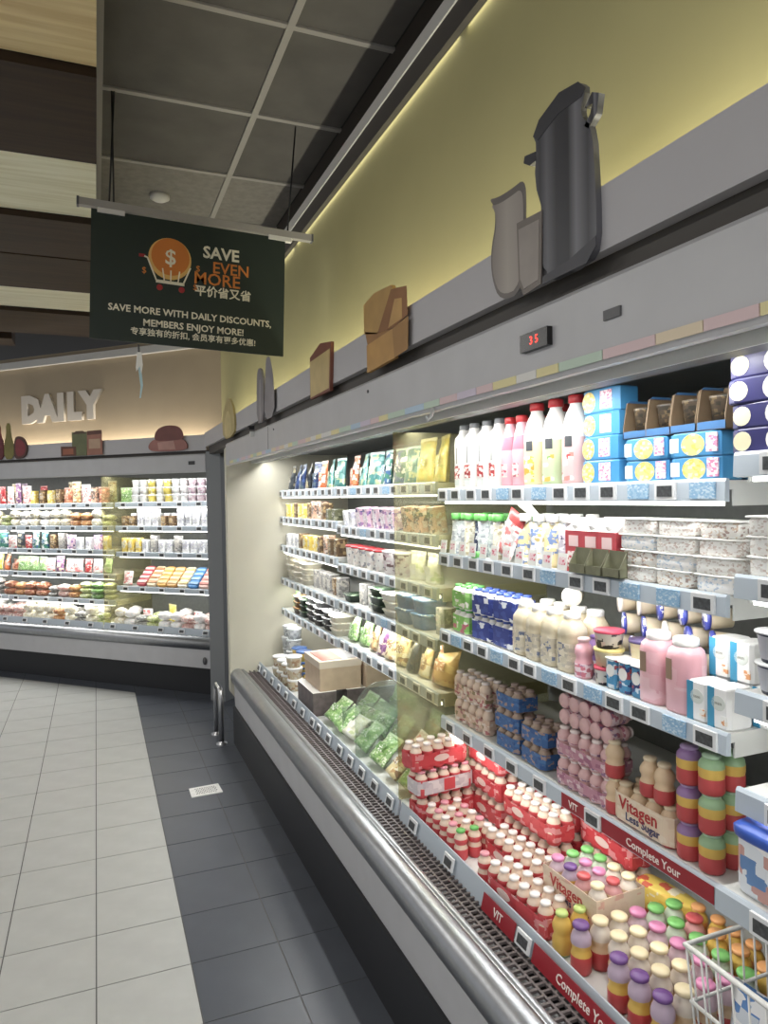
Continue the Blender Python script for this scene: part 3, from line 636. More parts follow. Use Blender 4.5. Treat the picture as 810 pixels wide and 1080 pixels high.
grid(bluepk2, NEAR, .40, 1.275, 1.60, 'blue cup pack with yellow fruit', 'under open cartons', 'yogurt pack', 'blue cup packs low', 2, .142, 2, .0505, 1, .07, .003, .04)
kraft = M('kraft_inside',(128,104,76),.7,noise=.12,nscale=20); bluec = M('carton_blue',(52,110,170),.5)
def open_tray(key, w, dp, h):
    m = MB().box(-dp/2,dp/2,-w/2,w/2,0,.002,0)
    m.prism([(-dp/2,0),(dp/2,0),(dp/2,h),(-dp/2+.012,h),(-dp/2,h*.3)],-w/2,-w/2+.002,'xz',0).box(dp/2-.002,dp/2,-w/2,w/2,0,h*1.05,0).box(-dp/2,-dp/2+.002,-w/2,w/2,0,h*.2,1)
    m.prism([(-dp/2,0),(dp/2,0),(dp/2,h),(-dp/2+.012,h),(-dp/2,h*.3)],w/2-.002,w/2,'xz',0).prism([(-dp/2+.012,h),(dp/2,h),(dp/2,h*1.06),(-dp/2+.02,h*1.06)],w/2-.0035,w/2-.0015,'xz',1)
    return m.mesh(key, kraft, bluec)
darkcup = S('cup', MB().lathe([(0,0),(.8,0),(1,.06),(1.06,.062),(1.06,.068),(0,.068)],0,.029,.029,2,14).mesh('darkcup', PR('darkcup_m',[(84,70,56),(60,54,46),(120,100,70)],60)))
tray1 = S('open_carton', open_tray('open_tray',.07,.075,.085), (darkcup,(.004,0,.002),(0,0,0)))
for i in range(4):
    put(tray1, NEAR, .405, 1.31-i*.0735, 1.702, 'open brown carton tray holding dark cups atop blue packs, %s from left'%ORD[i], 'carton', 'open carton trays', random.uniform(-.06,.06))
bluepk3 = pack_box('cup_pack','cuppack3',.034,.05,.055,blue,[('fruit_print',.04,-.03,.006,.05,yel,False)])
grid(bluepk3, NEAR, .50, 1.06, 1.60, 'small blue and yellow cup pack', 'behind the open cartons', 'yogurt pack', 'blue packs at back', 1, .1, 4, .056, 1, .07, .003, .04)
purple = M('pack_navy',(46,44,110),.4); lidw = M('disc_white',(232,230,226),.5); creamd = M('disc_cream',(232,222,180),.5)
navypk = pack_box('cup_pack','navypack',.036,.075,.045,purple,[('round_print',.066,.028,.005,.04,creamd,True),('round_print',-.002,-.052,.0,.045,lidw,True)])
grid(navypk, NEAR, .345, .915, 1.645, 'dark blue cup pack with pale round prints', 'at right frame edge', 'yogurt pack', 'dark blue packs', 1, .1, 4, .0455, 1, .07, .004, .05)

# ---------------- second shelf: spouted pouches, cartons, cup stacks
def pouch_me(key, w, h, t, mats, top=None, n=8, m=8, crimp=.1):
    """stand-up bag: bulged both sides, crimped top edge, gathered sides; base at z=0"""
    b = MB(); vs = []; fs = []; ms = []
    for side in (-1, 1):
        for i in range(m+1):
            v = i/m
            for k in range(n+1):
                u = k/n*2-1
                bul = (1-abs(u)**3)*(1 if v < .08 else (1-max(0,(v-.15)/.85)**1.8))
                wr = .06*math.sin(u*9+v*7)*(1-v)
                vs.append((side*t/2*bul*(1+wr), u*w/2*(1-.06*math.sin(v*PI)), v*h))
    N = (m+1)*(n+1)
    for s_ in range(2):
        for i in range(m):
            for k in range(n):
                q = s_*N+i*(n+1)+k; fs.append((q, q+1, q+n+2, q+n+1)); ms.append(1 if (top and (i+.5)/m > 1-top) else 0)
    for k in range(n): fs.append((k, k+1, N+k+1, N+k)); ms.append(0); q = m*(n+1)+k; fs.append((q, q+1, N+q+1, N+q)); ms.append(0)
    for i in range(m):
        for k in (0, n): q = i*(n+1)+k; fs.append((q, q+n+1, N+q+n+1, N+q)); ms.append(0)
    base = 0
    b.v = vs; b.f = [list(f) for f in fs]; b.m = ms; b.s = [True]*len(fs)
    return b.mesh(key, *mats)
SS = 'on the second shelf'
gcap_s = S('cap', cap_me('gcapbig',.0195,.022,gcap)); wcap_s = S('cap', cap_me('wcapbig',.018,.022,wcap)); spout = S('spout', MB().lathe([(1,0),(1,.012)],0,.007,.007,2,10).mesh('spout', wcap))
def spouted(key, cols, cap, w=.045, h=.115, scale=50): return S('spouted_pouch', pouch_me(key,w,h,.045,[PR(key+'_m',cols,scale)]), (spout,(0,0,h-.004),(0,0,0)), (cap,(0,0,h+.004),(0,0,0)))
sp1 = spouted('sp_grey',[(196,202,206),(160,168,178),(226,228,228)],gcap_s); sp2 = spouted('sp_cream',[(224,218,196),(190,176,140),(236,232,220)],gcap_s); sp3 = spouted('sp_navy',[(52,62,100),(80,96,140),(206,210,216)],gcap_s)
for i in range(7):
    put([sp1,sp1,sp2,sp3][i%4] , NEAR, .395+(i%2)*.012, 2.235-i*.047, 1.375, '%s spouted pouch with green cap on second shelf, %s from left'%(['grey','grey','cream','dark blue'][i%4],ORD[i]), 'pouch', 'green-capped pouches', random.uniform(-.2,.2)+.3)
for i in range(5): put([sp1,sp3][i%2], NEAR, .50, 2.2-i*.07, 1.375, '%s spouted pouch with green cap in rear of second shelf, %s from left'%(['grey','dark blue'][i%2],ORD[i]), 'pouch', 'rear green-capped pouches', .2)
tilted = S('snack_pouch', pouch_me('tilt_pouch',.085,.14,.03,[PR('tiltp',[(206,200,200),(232,230,228),(226,120,120)],30),M('tilt_red',(176,50,50),.4)],.25))
put(tilted, NEAR, .37, 1.885, 1.379, 'grey and red pouch leaning sideways among green-capped pouches', 'pouch', None, .1, .45, .1)
put(S('green_cap', cap_me('greenball',.018,.02,gcap)), NEAR, .352, 2.02, 1.376, 'loose bright green bottle cap at the second shelf edge','cap')
white_spoon = MB().lathe([(0,0),(.5,.02),(.9,.06),(1,.09),(.8,.115),(0,.125)],0,.006,.02,2,12).mesh('white_flag', wcap)
put(S('plastic_flag', white_spoon), NEAR, .43, 1.765, 1.50, 'white plastic leaf-shaped tab sticking up above the second shelf pouches','tab', None, .2, -.9, -.25)
wsp = spouted('sp_whiteblue',[(226,228,230),(110,140,200),(240,240,240),(214,190,110)],wcap_s,.07,.12,40); wsp2 = spouted('sp_yel',[(236,214,150),(240,236,224),(120,150,210)],wcap_s,.07,.12,40); wsp3 = spouted('sp_purple',[(196,190,206),(70,60,104),(236,232,236)],wcap_s,.07,.12,40)
for i, (sp, nm) in enumerate(((wsp2,'yellow'),(wsp,'blue'),(wsp2,'cream'),(wsp3,'purple'))):
    put(sp, NEAR, .395, 1.80-i*.068, 1.375, 'white and %s spouted pouch with white cap, %s of its row on second shelf'%(nm,ORD[i]), 'pouch','white-capped pouches', .25)
    put(sp, NEAR, .46, 1.78-i*.068, 1.375, 'white and %s spouted pouch with white cap, %s of rear row'%(nm,ORD[i]), 'pouch','rear white-capped pouches', .2)
def carton(key, w, dp, h, mat, top, cap, z=0):
    m = MB().box(-dp/2,dp/2,-w/2,w/2,0,h,0).prism([(-dp/2,h),(dp/2,h),(.002,h+dp*.35),(-.002,h+dp*.35)],-w/2,w/2,'xz',1).box(-.002,.002,-w/2,w/2,h+dp*.33,h+dp*.33+.012,1)
    lb = MB().box(-.0008,0,-w*.36,w*.36,h*.12,h*.5).mesh(key+'_lab', PR(key+'_labm',[(236,226,222),(222,150,150),(206,70,80)],70))
    lb2 = MB().box(-.0008,0,-w*.28,w*.28,h*.62,h*.88).mesh(key+'_lab2', M(key+'_lab2m',(232,196,196),.5))
    return S('gable_carton', m.mesh(key, mat, top), (S('label', lb),(-dp/2,0,0),(0,0,0)), (S('label', lb2),(-dp/2,0,0),(0,0,0)), (S('cap', cap_me(key+'_c',.013,.014,cap)), (-dp*.25,0,h+dp*.16), (0,-.6,0)))
redc = M('redcarton',(208,66,76),.4); redcart = carton('red_carton',.062,.062,.108,redc,M('carton_top',(236,232,230),.5),wcap)
for i in range(3): put(redcart, NEAR, .395, 1.535-i*.066, 1.375, 'red gable carton with white cap on second shelf, %s from left'%ORD[i], 'carton', 'red cartons', random.uniform(-.08,.08)+.1)
for i in range(3): put(redcart, NEAR, .475, 1.51-i*.066, 1.375, 'red gable carton with white cap in rear row, %s from left'%ORD[i], 'carton', 'rear red cartons', .1)
kraftgreen = M('kraft_green',(112,112,84),.6,noise=.25,nscale=25)
whitecup = PR('cup_print',[(238,236,232),(214,204,196),(204,182,172),(236,232,228)],110)
def cup4(key, print_): 
    body = MB().rbox(.03,.052,0,.032,0,6,.004,20).mesh(key, print_)
    lid = MB().rbox(.034,.056,.032,.036,0,8,.0015,20).mesh(key+'_lid', hdpe)
    return S('cup_pack', body, (S('lid', lid),(0,0,0),(0,0,0)))
cupsA = cup4('cupsA', whitecup); cupsB = cup4('cupsB', PR('cup_print2',[(238,236,234),(214,222,230),(180,200,222),(240,238,236)],100)); cupsC = cup4('cupsC', PR('cup_print3',[(236,232,226),(176,150,140),(214,186,160),(236,236,232)],100))
grid([cupsA,cupsC,cupsB,cupsA], NEAR, .395, 1.305, 1.375, 'white lidded cup pack', 'at right of second shelf', 'yogurt pack', 'white cup packs', 3, .114, 4, .0362, 1, .08, .004, .06)
wstack = S('white_tub', MB().lathe([(0,0),(.8,0),(1,.11),(1.04,.112),(1.04,.12),(0,.122)],[0,0,1,1,1],.032,.032,2,18).mesh('wtall', PR('wtall_m',[(228,226,222),(222,160,160),(236,234,232)],30), wcap))
put(wstack, NEAR, .56, 1.41, 1.376, 'tall white lidded tub behind the white cup packs on second shelf','tub')
cutm = MB().box(-.012,.012,-.03,.03,0,.002).box(-.012,-.010,-.03,.03,0,.022).prism([(-.012,0),(.012,0),(.012,.062),(-.012,.02)],-.030,-.028,'xz').prism([(-.012,0),(.012,0),(.012,.062),(-.012,.02)],.028,.030,'xz').box(.010,.012,-.03,.03,0,.062).mesh('cut_carton', kraftgreen)
for i in range(3): put(S('cut_carton', cutm), NEAR, .341, 1.475-i*.064, 1.380, 'green and brown cut-open carton in front of red cartons, %s from left'%ORD[i], 'carton', 'cut-open cartons', random.uniform(-.04,.04))
# hanging promo cards of the second shelf rail
for i in range(11):
    s = 2.22-i*.068
    new('hanging_card', hang_me, near, (.336,s,1.375+.028), (0,.12,0))

# ---------------- third shelf
TH = 'on third shelf'
def mini_prof(h): return [(0,0),(.85,0),(1,h*.06),(1,h*.38),(.84,h*.47),(.84,h*.53),(.97,h*.61),(.97,h*.72),(.78,h*.82),(.58,h*.87),(.58,h*.94)]
def mini(key, h, r, mats, mi, capm, n=12, capr=.66):
    return bottle('drink_bottle', key, mini_prof(h), r, r, mats, mi, r*capr, h*.09, capm, 2, (), n)
def multipack(key, b, nx, ny, px, py, sleeve, h0, h1, patches=(), name='drink_pack', film_top=None):
    """ny bottles along the shelf, nx into it, held by a printed sleeve"""
    kids = []
    for i in range(nx):
        for k in range(ny): kids.append((b, ((i-(nx-1)/2)*px, (k-(ny-1)/2)*py, 0), (0,0,random.uniform(0,6))))
    hx, hy = nx*px/2+.0015, ny*py/2+.0015
    m = MB(); ring = [ringpt(2*PI*(i+.5)/24, 9) for i in range(24)]
    vs = [(hx*k*c, hy*k*s_, z) for k, z in ((1,h0),(1,h1),(.985,h1),(.985,h0)) for c, s_ in ring]
    fs = [(j*24+i, j*24+(i+1) % 24, ((j+1) % 4)*24+(i+1) % 24, ((j+1) % 4)*24+i) for j in range(4) for i in range(24)]
    m.add(vs, fs, 0)
    kids.append((S('sleeve', m.mesh(key+'_sleeve', sleeve), *[(S(nm, pm), off, (0,0,0)) for nm, pm, off in patches]), (0,0,0), (0,0,0)))
    return S(name, None, *kids), hx, hy
greenp = PR('green_pack',[(120,190,80),(236,232,222),(150,206,110),(196,90,110)],22)
mb_green = mini('mini_greenw',.082,.02,[hdpe],0,gcap)
gpk, _, _ = multipack('gpk',mb_green,2,3,.042,.042,greenp,.006,.062)
grid(gpk, NEAR, .405, 2.17, 1.105, 'green and white drink pack', 'at left end of third shelf', 'drink pack', 'green drink packs', 1, .1, 2, .083, 1, .1, .003, .1)
navy = PR('navy_pack',[(44,60,150),(60,80,170),(226,230,236)],26); mb_navy = mini('mini_navy',.082,.02,[hdpe,M('navy_ink',(50,70,160),.4)],[0,0,1,1,0,0,0,0,0,0],M('cap_blue',(60,90,190),.4))
npk, _, _ = multipack('npk',mb_navy,2,3,.042,.042,navy,.006,.066)
grid(npk, NEAR, .41, 2.03, 1.105, 'dark blue and white drink pack', TH, 'drink pack', 'dark blue drink packs', 2, .13, 2, .083, 1, .1, .003, .08)
soy = PR('soy_liquid',[(214,200,168),(206,190,156),(222,210,184)],18,.25); soylab = PR('soy_label',[(206,194,168),(186,176,158),(110,120,150),(226,214,190)],40)
op = [(0,0),(.92,0),(1,.006),(1,.085),(.97,.09),(1,.096),(.96,.115),(.66,.132),(.6,.136),(.6,.142)]
oat = bottle('milk_bottle','oat',op,.034,.034,[soy],0,.023,.018,wcap,5,[(.014,.078,1.2,soylab,'label',0)])
grid(oat, NEAR, .395, 1.803, 1.105, 'clear beige milk bottle with white cap', TH, 'bottle', 'beige milk bottles', 4, .0745, 1, 0, 2, .075, .003, .1)
tub_y = S('round_tub', MB().lathe([(0,0),(.8,0),(1,.05)],0,.027,.027,2,18).mesh('lyingtub', M('tub_cream',(224,206,172),.4)), (S('lid', MB().lathe([(0,.05),(1.06,.05),(1.06,.057),(0,.058)],0,.027,.027,2,18).mesh('lyinglid', PR('lid_blue',[(56,66,170),(70,84,190),(220,222,232)],40))),(0,0,0),(0,0,0)))
tub_w = S('round_tub', tub_y[1], (S('lid', MB().lathe([(0,.05),(1.06,.05),(1.06,.057),(0,.058)],0,.027,.027,2,18).mesh('lyinglidw', M('lid_cream',(232,226,212),.4))),(0,0,0),(0,0,0)))
put(tub_w, NEAR, .49, 1.69, 1.29, 'cream lidded tub lying sideways behind beige milk bottles','tub',None,0.7,0,-PI/2)
for r in range(4):
    for i in range(5):
        cream_l = r == 3 and i < 2 or (r+i) % 5 == 4
        put(tub_w if cream_l else tub_y, NEAR, .505+r*.012, 1.455-i*.072+(r%2)*.03, 1.134+r*.053, '%s lidded round tub lying on its side, %s of %s tier on third shelf'%('cream' if cream_l else 'blue',ORD[i],['bottom','second','third','top'][r]), 'tub', 'tubs lying on their sides', random.uniform(-.1,.1)-.55, 0, -PI/2)
sm = mini('smallpink',.102,.024,[pinkbody, PR('smallpink_l',[(232,206,214),(214,110,130),(170,120,160)],40)],[0,0,1,0,0,0,0,0,0,0],M('cap_pinkpale',(240,200,206),.4),16)
put(sm, NEAR, .375, 1.508, 1.105, 'small pink drink bottle with purple print beside beige bottles','bottle'); put(mini('smallpurple',.10,.023,[M('purple_b',(150,110,180),.35),hdpe],[0,0,1,0,0,0,0,0,0,0],M('cap_purple',(120,84,160),.4),16), NEAR, .43, 1.53, 1.105, 'small purple drink bottle half hidden behind the small pink bottle','bottle')
redlid = S('stacked_tub', MB().lathe([(0,0),(.86,0),(1,.036),(1.06,.037),(1.06,.044),(0,.045)],[0,0,0,1,1],.036,.036,2,18).mesh('redlid', PR('redlid_b',[(214,206,196),(50,44,60),(226,196,190)],30), M('lid_redpink',(214,60,88),.4)))
ylid = S('stacked_tub', MB().lathe([(0,0),(.86,0),(1,.036),(1.06,.037),(1.06,.044),(0,.045)],[0,0,0,1,1],.036,.036,2,18).mesh('ylid', PR('ylid_b',[(226,214,170),(220,200,150),(60,50,90)],30), M('lid_yellow',(226,206,120),.4)))
for i, sp in enumerate((redlid,ylid,redlid)): put(sp, NEAR, .395, 1.435, 1.105+i*.0455, '%s lidded round tub in a stack of three, %s of stack'%(['red','yellow','red'][i],LEV[3][i]), 'tub','stacked lidded tubs')
plid = S('stacked_tub', MB().lathe([(0,0),(.86,0),(1,.036),(1.06,.037),(1.06,.044),(0,.045)],[0,0,0,1,1],.036,.036,2,18).mesh('plid', MATS['ylid_b'], M('lid_purple',(74,56,116),.4)))
put(plid, NEAR, .44, 1.36, 1.18, 'purple lidded round tub resting above the tall cup packs','tub')
ccup = pack_box('cup_pack','ccup',.026,.020,.072,PR('ccup_m',[(60,140,190),(40,60,130),(200,214,226),(180,70,80)],35),[('round_print',.014,-.014,.03,.06,lidw,True)],5)
ccup2 = S('cup_pack', ccup[1], *ccup[2], (S('lid', MB().rbox(.03,.022,.072,.076,0,6,.001,16).mesh('ccuplid', hdpe)),(0,0,0),(0,0,0)))
for i in range(3): put(ccup2, NEAR, .388, 1.392-i*.0445, 1.105, 'tall blue and white cup with flat white lid, %s from left beside pink bottles'%ORD[i], 'cup','tall cups')
pp = [(0,0),(.92,0),(1,.006),(1,.118),(.9,.132),(.72,.14),(.7,.142)]
bigpink = bottle('yogurt_bottle','bigpink',pp,.036,.036,[PR('bigpink_m',[(236,176,186),(232,164,176),(240,190,198)],14,.35)],0,.027,.020,wcap,4,[(.07,.115,.25,M('print_olive',(150,120,96),.5),'mark_print',-.3)])
grid(bigpink, NEAR, .394, 1.265, 1.105, 'large pink yogurt bottle with wide white cap', TH, 'bottle', 'large pink bottles', 2, .082, 1, 0, 1, .08, .002, .1)
bwp = pack_box('cup_pack','bwpack',.034,.0262,.082,M('bw_white',(236,236,236),.4),[('blue_print',.0255,.009,.0,.080,M('bw_blue',(50,150,196),.4),False),('round_print',.016,-.018,.036,.066,M('bw_disc',(206,212,206),.5),True),('mark_print',.008,-.010,.048,.053,M('bw_mark',(110,116,100),.5),False),('fruit_print',-.008,-.022,.010,.028,PR('bw_fruit',[(236,226,214),(226,150,90),(236,236,232)],60),False)],9)
for i in range(2): put(bwp, NEAR, .394, 1.122-i*.0545, 1.105, 'blue and white cup pack at front of third shelf, %s from left in lower row'%ORD[i], 'yogurt pack','blue and white packs')
for i in range(3): put(bwp, NEAR, .470, 1.135-i*.0545, 1.105, 'blue and white cup pack in rear lower row, %s from left'%ORD[i], 'yogurt pack','blue and white packs')
for i in range(2): put(bwp, NEAR, .465, 1.13-i*.0545, 1.1875, 'blue and white cup pack stacked higher in rear row, %s from left'%ORD[i], 'yogurt pack','blue and white packs')
dtub = S('yogurt_tub', MB().lathe([(0,0),(.82,0),(1,.052)],0,.04,.04,2,20).mesh('dtub', PR('dtub_m',[(34,38,70),(40,46,84),(60,66,100)],20)), (S('lid', MB().lathe([(0,.052),(1.12,.052),(1.12,.055),(0,.056)],0,.04,.04,2,20).mesh('dtublid', M('lid_frost',(222,224,226),.3))),(0,0,0),(0,0,0)),
    (S('round_print', MB().arc([(.82,0),(1,.052)],.006,.048,PI-.7,PI+.7,.04,.04).mesh('dtubp', M('dtub_disc',(176,178,190),.5), fix=False)),(0,0,0),(0,0,0)))
for i in range(2): put(dtub, NEAR, .35, .915, 1.215+i*.057, 'dark blue tub with frosted lid at right edge, %s of two'%['lower','upper'][i], 'tub','dark blue tubs')
grid(cupsA, NEAR, .345, .905, 1.425, 'white lidded cup pack', 'on near right shelf', 'yogurt pack', 'white cup packs near', 1, .1, 3, .0362, 1, .08, .003, .05)

# ---------------- fourth shelf
F4 = 'on the fourth shelf'
tan = M('drink_tan',(226,198,174),.35); lpink = M('drink_pink',(226,176,176),.35); foil_r = M('foil_red',(200,60,70),.3); foil_w = M('foil_pale',(238,224,220),.25); foil_p = M('foil_pink',(226,140,156),.3)
mb_tan = mini('mini_tan',.085,.0215,[tan, PR('tan_label',[(226,196,176),(196,110,110),(232,214,200)],50)],[0,0,1,0,0,1,0,0,0,0],foil_w)
mb_pink = mini('mini_pink',.078,.021,[lpink, PR('pink_label',[(232,200,206),(196,110,130),(150,110,150)],50)],[0,0,1,0,0,1,0,0,0,0],foil_w)
tanpk, _, _ = multipack('tanpk',mb_tan,2,5,.044,.044,PR('tan_sleeve',[(214,176,150),(180,110,110),(226,206,190),(150,130,90)],40),.02,.05)
grid(tanpk, NEAR, .41, 2.12, .795, 'tan and pink drink pack', 'at left end of fourth shelf', 'drink pack', 'tan drink packs', 1, .1, 2, .086, 1, .1, .003, .06)
bluesl = PR('blue_sleeve',[(56,104,170),(44,88,156),(70,120,184),(170,140,130)],45); mb_blue = mini('mini_blue',.062,.02,[M('drink_buff',(176,150,130),.4),M('blue_ink',(56,104,170),.4)],[0,0,1,0,0,1,0,0,0,0],M('foil_buff',(176,150,140),.4))
bpk, _, _ = multipack('bpk',mb_blue,2,3,.042,.042,bluesl,.004,.046)
grid(bpk, NEAR, .41, 1.885, .795, 'blue drink pack', F4, 'drink pack', 'blue drink packs', 2, .135, 3, .063, 1, .1, .003, .05, skip=((1,2,0),))
pnk = PR('pink_sleeve',[(196,130,150),(170,100,130),(222,196,200),(206,160,170)],40); ppk, _, _ = multipack('ppk',mb_pink,2,5,.043,.043,pnk,.012,.04)
for i in range(2): put(ppk, NEAR, .405, 1.515, .795+i*.079, 'pink drink pack on fourth shelf, %s of the upright pair'%['lower','upper'][i], 'drink pack','pink drink packs', .03)
for i in range(2):
    for k in range(5): put(mb_pink, NEAR, .375, 1.60-k*.043, .977+i*.043, 'small pink drink bottle lying on its side above the pink packs, %s of %s row'%(ORD[k],['lower','upper'][i]), 'bottle','lying pink bottles', 0, 0, PI/2)
vt = M('vit_tan',(226,192,150),.35); vr = M('vit_red',(208,66,68),.35); vy = M('vit_yellow',(226,180,70),.35); vg = M('vit_green',(150,190,140),.35); vp = M('vit_purple',(150,110,170),.35)
mb_vit = mini('mini_vit',.088,.0235,[vt,vr],[1,1,1,0,0,0,0,0,0,0],M('foil_cream',(226,206,170),.35),14)
def barrel(key, top, foil, h=.080, r=.0266): return bottle('drink_bottle', key, [(0,0),(.88,0),(1,h*.07),(1,h*.36),(.95,h*.42),(1,h*.5),(1,h*.68),(.95,h*.78),(.72,h*.88),(.6,h*.9),(.6,h*.94)], r, r, [top,vy,vr], [2,2,2,2,1,1,0,0,0,0], r*.72, h*.08, foil, 2, (), 16)
mb_rain = barrel('mini_rain', vg, M('foil_green',(170,206,170),.35))
mb_rainp = barrel('mini_rainp', vp, M('foil_lilac',(170,140,190),.35))
txt1 = face_text('Vitagen', .042, M('vit_letter',(196,40,40),.5), ext=.0004, bold=.0006); txt2 = face_text('Less Sugar', .026, M('vit_letter2',(60,60,110),.5), ext=.0004, bold=.0003)
vsl = PR('vit_sleeve',[(232,206,176),(226,196,166),(236,216,190)],18)
vpk, vhx, vhy = multipack('vpk',mb_vit,2,4,.048,.048,vsl,.006,.07,[('lettering',txt1,(-.0505,.004,.048)),('lettering',txt2,(-.0505,-.010,.022))])
put(vpk, NEAR, .41, 1.295, .795, 'tan drink pack with red lettering on fourth shelf below loose bottles','drink pack')
for i, s in enumerate((1.40,1.285,1.24)): put(mb_vit, NEAR, .385, s, .795+(.0885 if i else .089), 'tan and red drink bottle standing on lettered pack, %s from left'%ORD[i], 'bottle','bottles on lettered pack') if i else None
put(mb_vit, NEAR, .385, 1.405, .795, 'tan and red drink bottle at left of lettered pack, lower of two','bottle'); put(mb_vit, NEAR, .385, 1.405, .884, 'tan and red drink bottle at left of lettered pack, upper of two','bottle')
for l in range(3):
    put(mb_rainp, NEAR, .385, 1.168, .795+l*.081, 'purple topped yellow and red drink bottle, %s of stack of three on fourth shelf'%LEV[3][l], 'bottle','banded bottle stacks')
    for k in range(2): put(mb_rain, NEAR, .385+.054*k, 1.108-.002*k, .795+l*.081, 'green topped yellow and red drink bottle, %s of %s stack of three'%(LEV[3][l],['front','rear'][k]), 'bottle','banded bottle stacks')
    put(mb_rain, NEAR, .44, 1.165, .795+l*.081, 'green topped banded drink bottle, %s of stack behind purple topped stack'%LEV[3][l], 'bottle','banded bottle stacks')
# blue lidded tub of the nearest bay
bt = pack_box('ice_tub','bluetub',.046,.06,.105,PR('bluetub_m',[(222,228,236),(236,236,236),(96,140,200),(206,150,140)],18),(),5,.006)
bt = S('dessert_tub', bt[1], (S('lid', MB().rbox(.052,.067,.098,.12,0,5,.005,24).mesh('bluetub_lid', M('lid_royal',(40,84,196),.35))),(0,0,0),(0,0,0)))
put(bt, NEAR, .312, .89, .865, 'white rectangular tub with royal blue lid at right edge','tub')
put(bt, NEAR, .300, .755, .865, 'white rectangular tub with royal blue lid beyond right edge','tub')

# ---------------- deck of the lettered bay: red packs and capped drinks
rw = PR('red_sleeve',[(222,66,72),(214,58,66),(232,140,142)],22,.25); rw2 = PR('red_white_sleeve',[(206,44,52),(236,216,214),(214,80,86)],30); gryred = PR('grey_red_sleeve',[(206,196,200),(196,184,192),(222,214,214)],30)
mb_red = mini('mini_red',.088,.0215,[tan, M('red_ink',(222,70,76),.35)],[1,1,1,0,0,1,1,0,0,0],foil_w); mb_red2 = mini('mini_red2',.088,.0215,[tan, M('red_ink',(222,70,76),.35)],[1,1,1,0,0,1,1,0,0,0],foil_p)
script = MB().prism([(.0+.03*math.cos(2*PI*k/20), .012*math.sin(2*PI*k/20)) for k in range(20)],-.0008,0,'yz').mesh('oval_print', M('oval_pale',(230,200,190),.5))
rpk, rhx, _ = multipack('rpk',mb_red,2,5,.044,.044,rw,.012,.058,[('oval_print',script,(-.0456,0,.036))])
gpk2, _, _ = multipack('gpk2',mb_red2,2,5,.044,.044,gryred,.012,.058,[('red_print', MB().box(-.0008,0,-.022,.022,-.02,.02).mesh('red_square', M('red_ink',(222,70,76),.35)),(-.0456,-.01,.035))])
mb_wh = mini('mini_wh',.088,.0215,[tan, M('red_ink',(222,70,76),.35)],[1,1,1,0,0,1,1,0,0,0],M('foil_white',(238,232,228),.25))
wpk, _, _ = multipack('wpk',mb_wh,2,6,.044,.044,rw,.012,.056,[('oval_print',script,(-.0456,.04,.036))])
ZD = .475; DQ = 'on the lower deck'
put(rpk, NEAR, .285, 2.215, ZD+.178, 'red sleeved drink pack on top of the grey and red pack by the divider','drink pack', 'red packs on deck', PI/2+.12)
put(gpk2, NEAR, .30, 2.205, ZD+.089, 'grey and red sleeved drink pack under the topmost red pack','drink pack', 'red packs on deck', PI/2+.10)
put(rpk, NEAR, .312, 2.215, ZD, 'red sleeved drink pack lowest beside the divider on the deck','drink pack', 'red packs on deck', PI/2+.06)
for l in range(3): put(rpk, NEAR, .465, 2.13, ZD+l*.0875, 'red sleeved drink pack in the tall stack against the fourth shelf, %s of stack'%LEV[3][l], 'drink pack','red packs on deck')
for l in range(2): put(rpk, NEAR, .56, 1.86, ZD+l*.0875, 'red sleeved drink pack behind the pale capped pair, %s of two'%LEV[2][l], 'drink pack','red packs on deck')
for k in range(5):
    for j in range(3):
        put([mb_red,mb_red2][(k+j)%2] if (k,j) not in ((4,0),(4,1)) else mini('mini_redg%d'%j,.088,.0215,[tan, MATS['red_ink']],[1,1,1,0,0,1,1,0,0,0],gcap), NEAR, .225+j*.047, 2.115-k*.05, ZD,
            'loose red and tan drink bottle on the deck, %s from left, %s row'%(ORD[k],['front','second','third'][j]), 'bottle','loose red bottles', random.uniform(0,6))
for l in range(2): put(wpk, NEAR, .45, 1.84, ZD+l*.0875, 'red sleeved drink pack with pale caps in middle of deck, %s of two'%LEV[2][l], 'drink pack','pale capped red packs', .03)
put(wpk, NEAR, .345, 1.775, ZD, 'red sleeved pack with pale caps just right of the loose bottles','drink pack', 'pale capped red packs', .05)
put(wpk, NEAR, .252, 1.60, ZD, 'red sleeved pack with white caps at the deck front rail','drink pack', 'pale capped red packs', .06)
put(mb_red2, NEAR, .222, 1.765, ZD, 'single red and tan drink bottle standing at deck front rail','bottle')
put(rpk, NEAR, .56, 1.62, ZD, 'red sleeved drink pack behind the lettered capped pack, lower of two','drink pack','red packs on deck')
put(rpk, NEAR, .56, 1.62, ZD+.0875, 'red sleeved drink pack behind the lettered capped pack, upper of two','drink pack','red packs on deck')
# tall capped fruit drinks
caps = {'purple':M('fc_purple',(118,72,150),.3),'cream':M('fc_cream',(236,216,170),.3),'pink':M('fc_pink',(226,130,180),.3),'green':M('fc_green',(120,200,100),.3),'red':M('fc_red',(214,80,84),.3),'orange':M('fc_orange',(236,160,90),.3)}
mk = M('milky',(226,212,196),.3)
body = {'purple':([M('vit_lilac',(190,166,190),.35),vy,vr],'purple'),'cream':([mk,vt,vr],'cream'),'pink':([M('vit_pinkb',(222,190,204),.35),vt,vr],'pink'),'green':([M('vit_palegreen',(196,212,186),.35),vy,vr],'green'),'red':([M('vit_redb',(220,150,150),.35),vt,vr],'red'),'orange':([vy,M('vit_or',(226,150,70),.35),vr],'orange')}
FD = {c: mini('fruit_'+c,.112,.0245,body[c][0],[2,2,2,1,1,1,0,0,0,0],caps[c],14,.8) for c in caps}
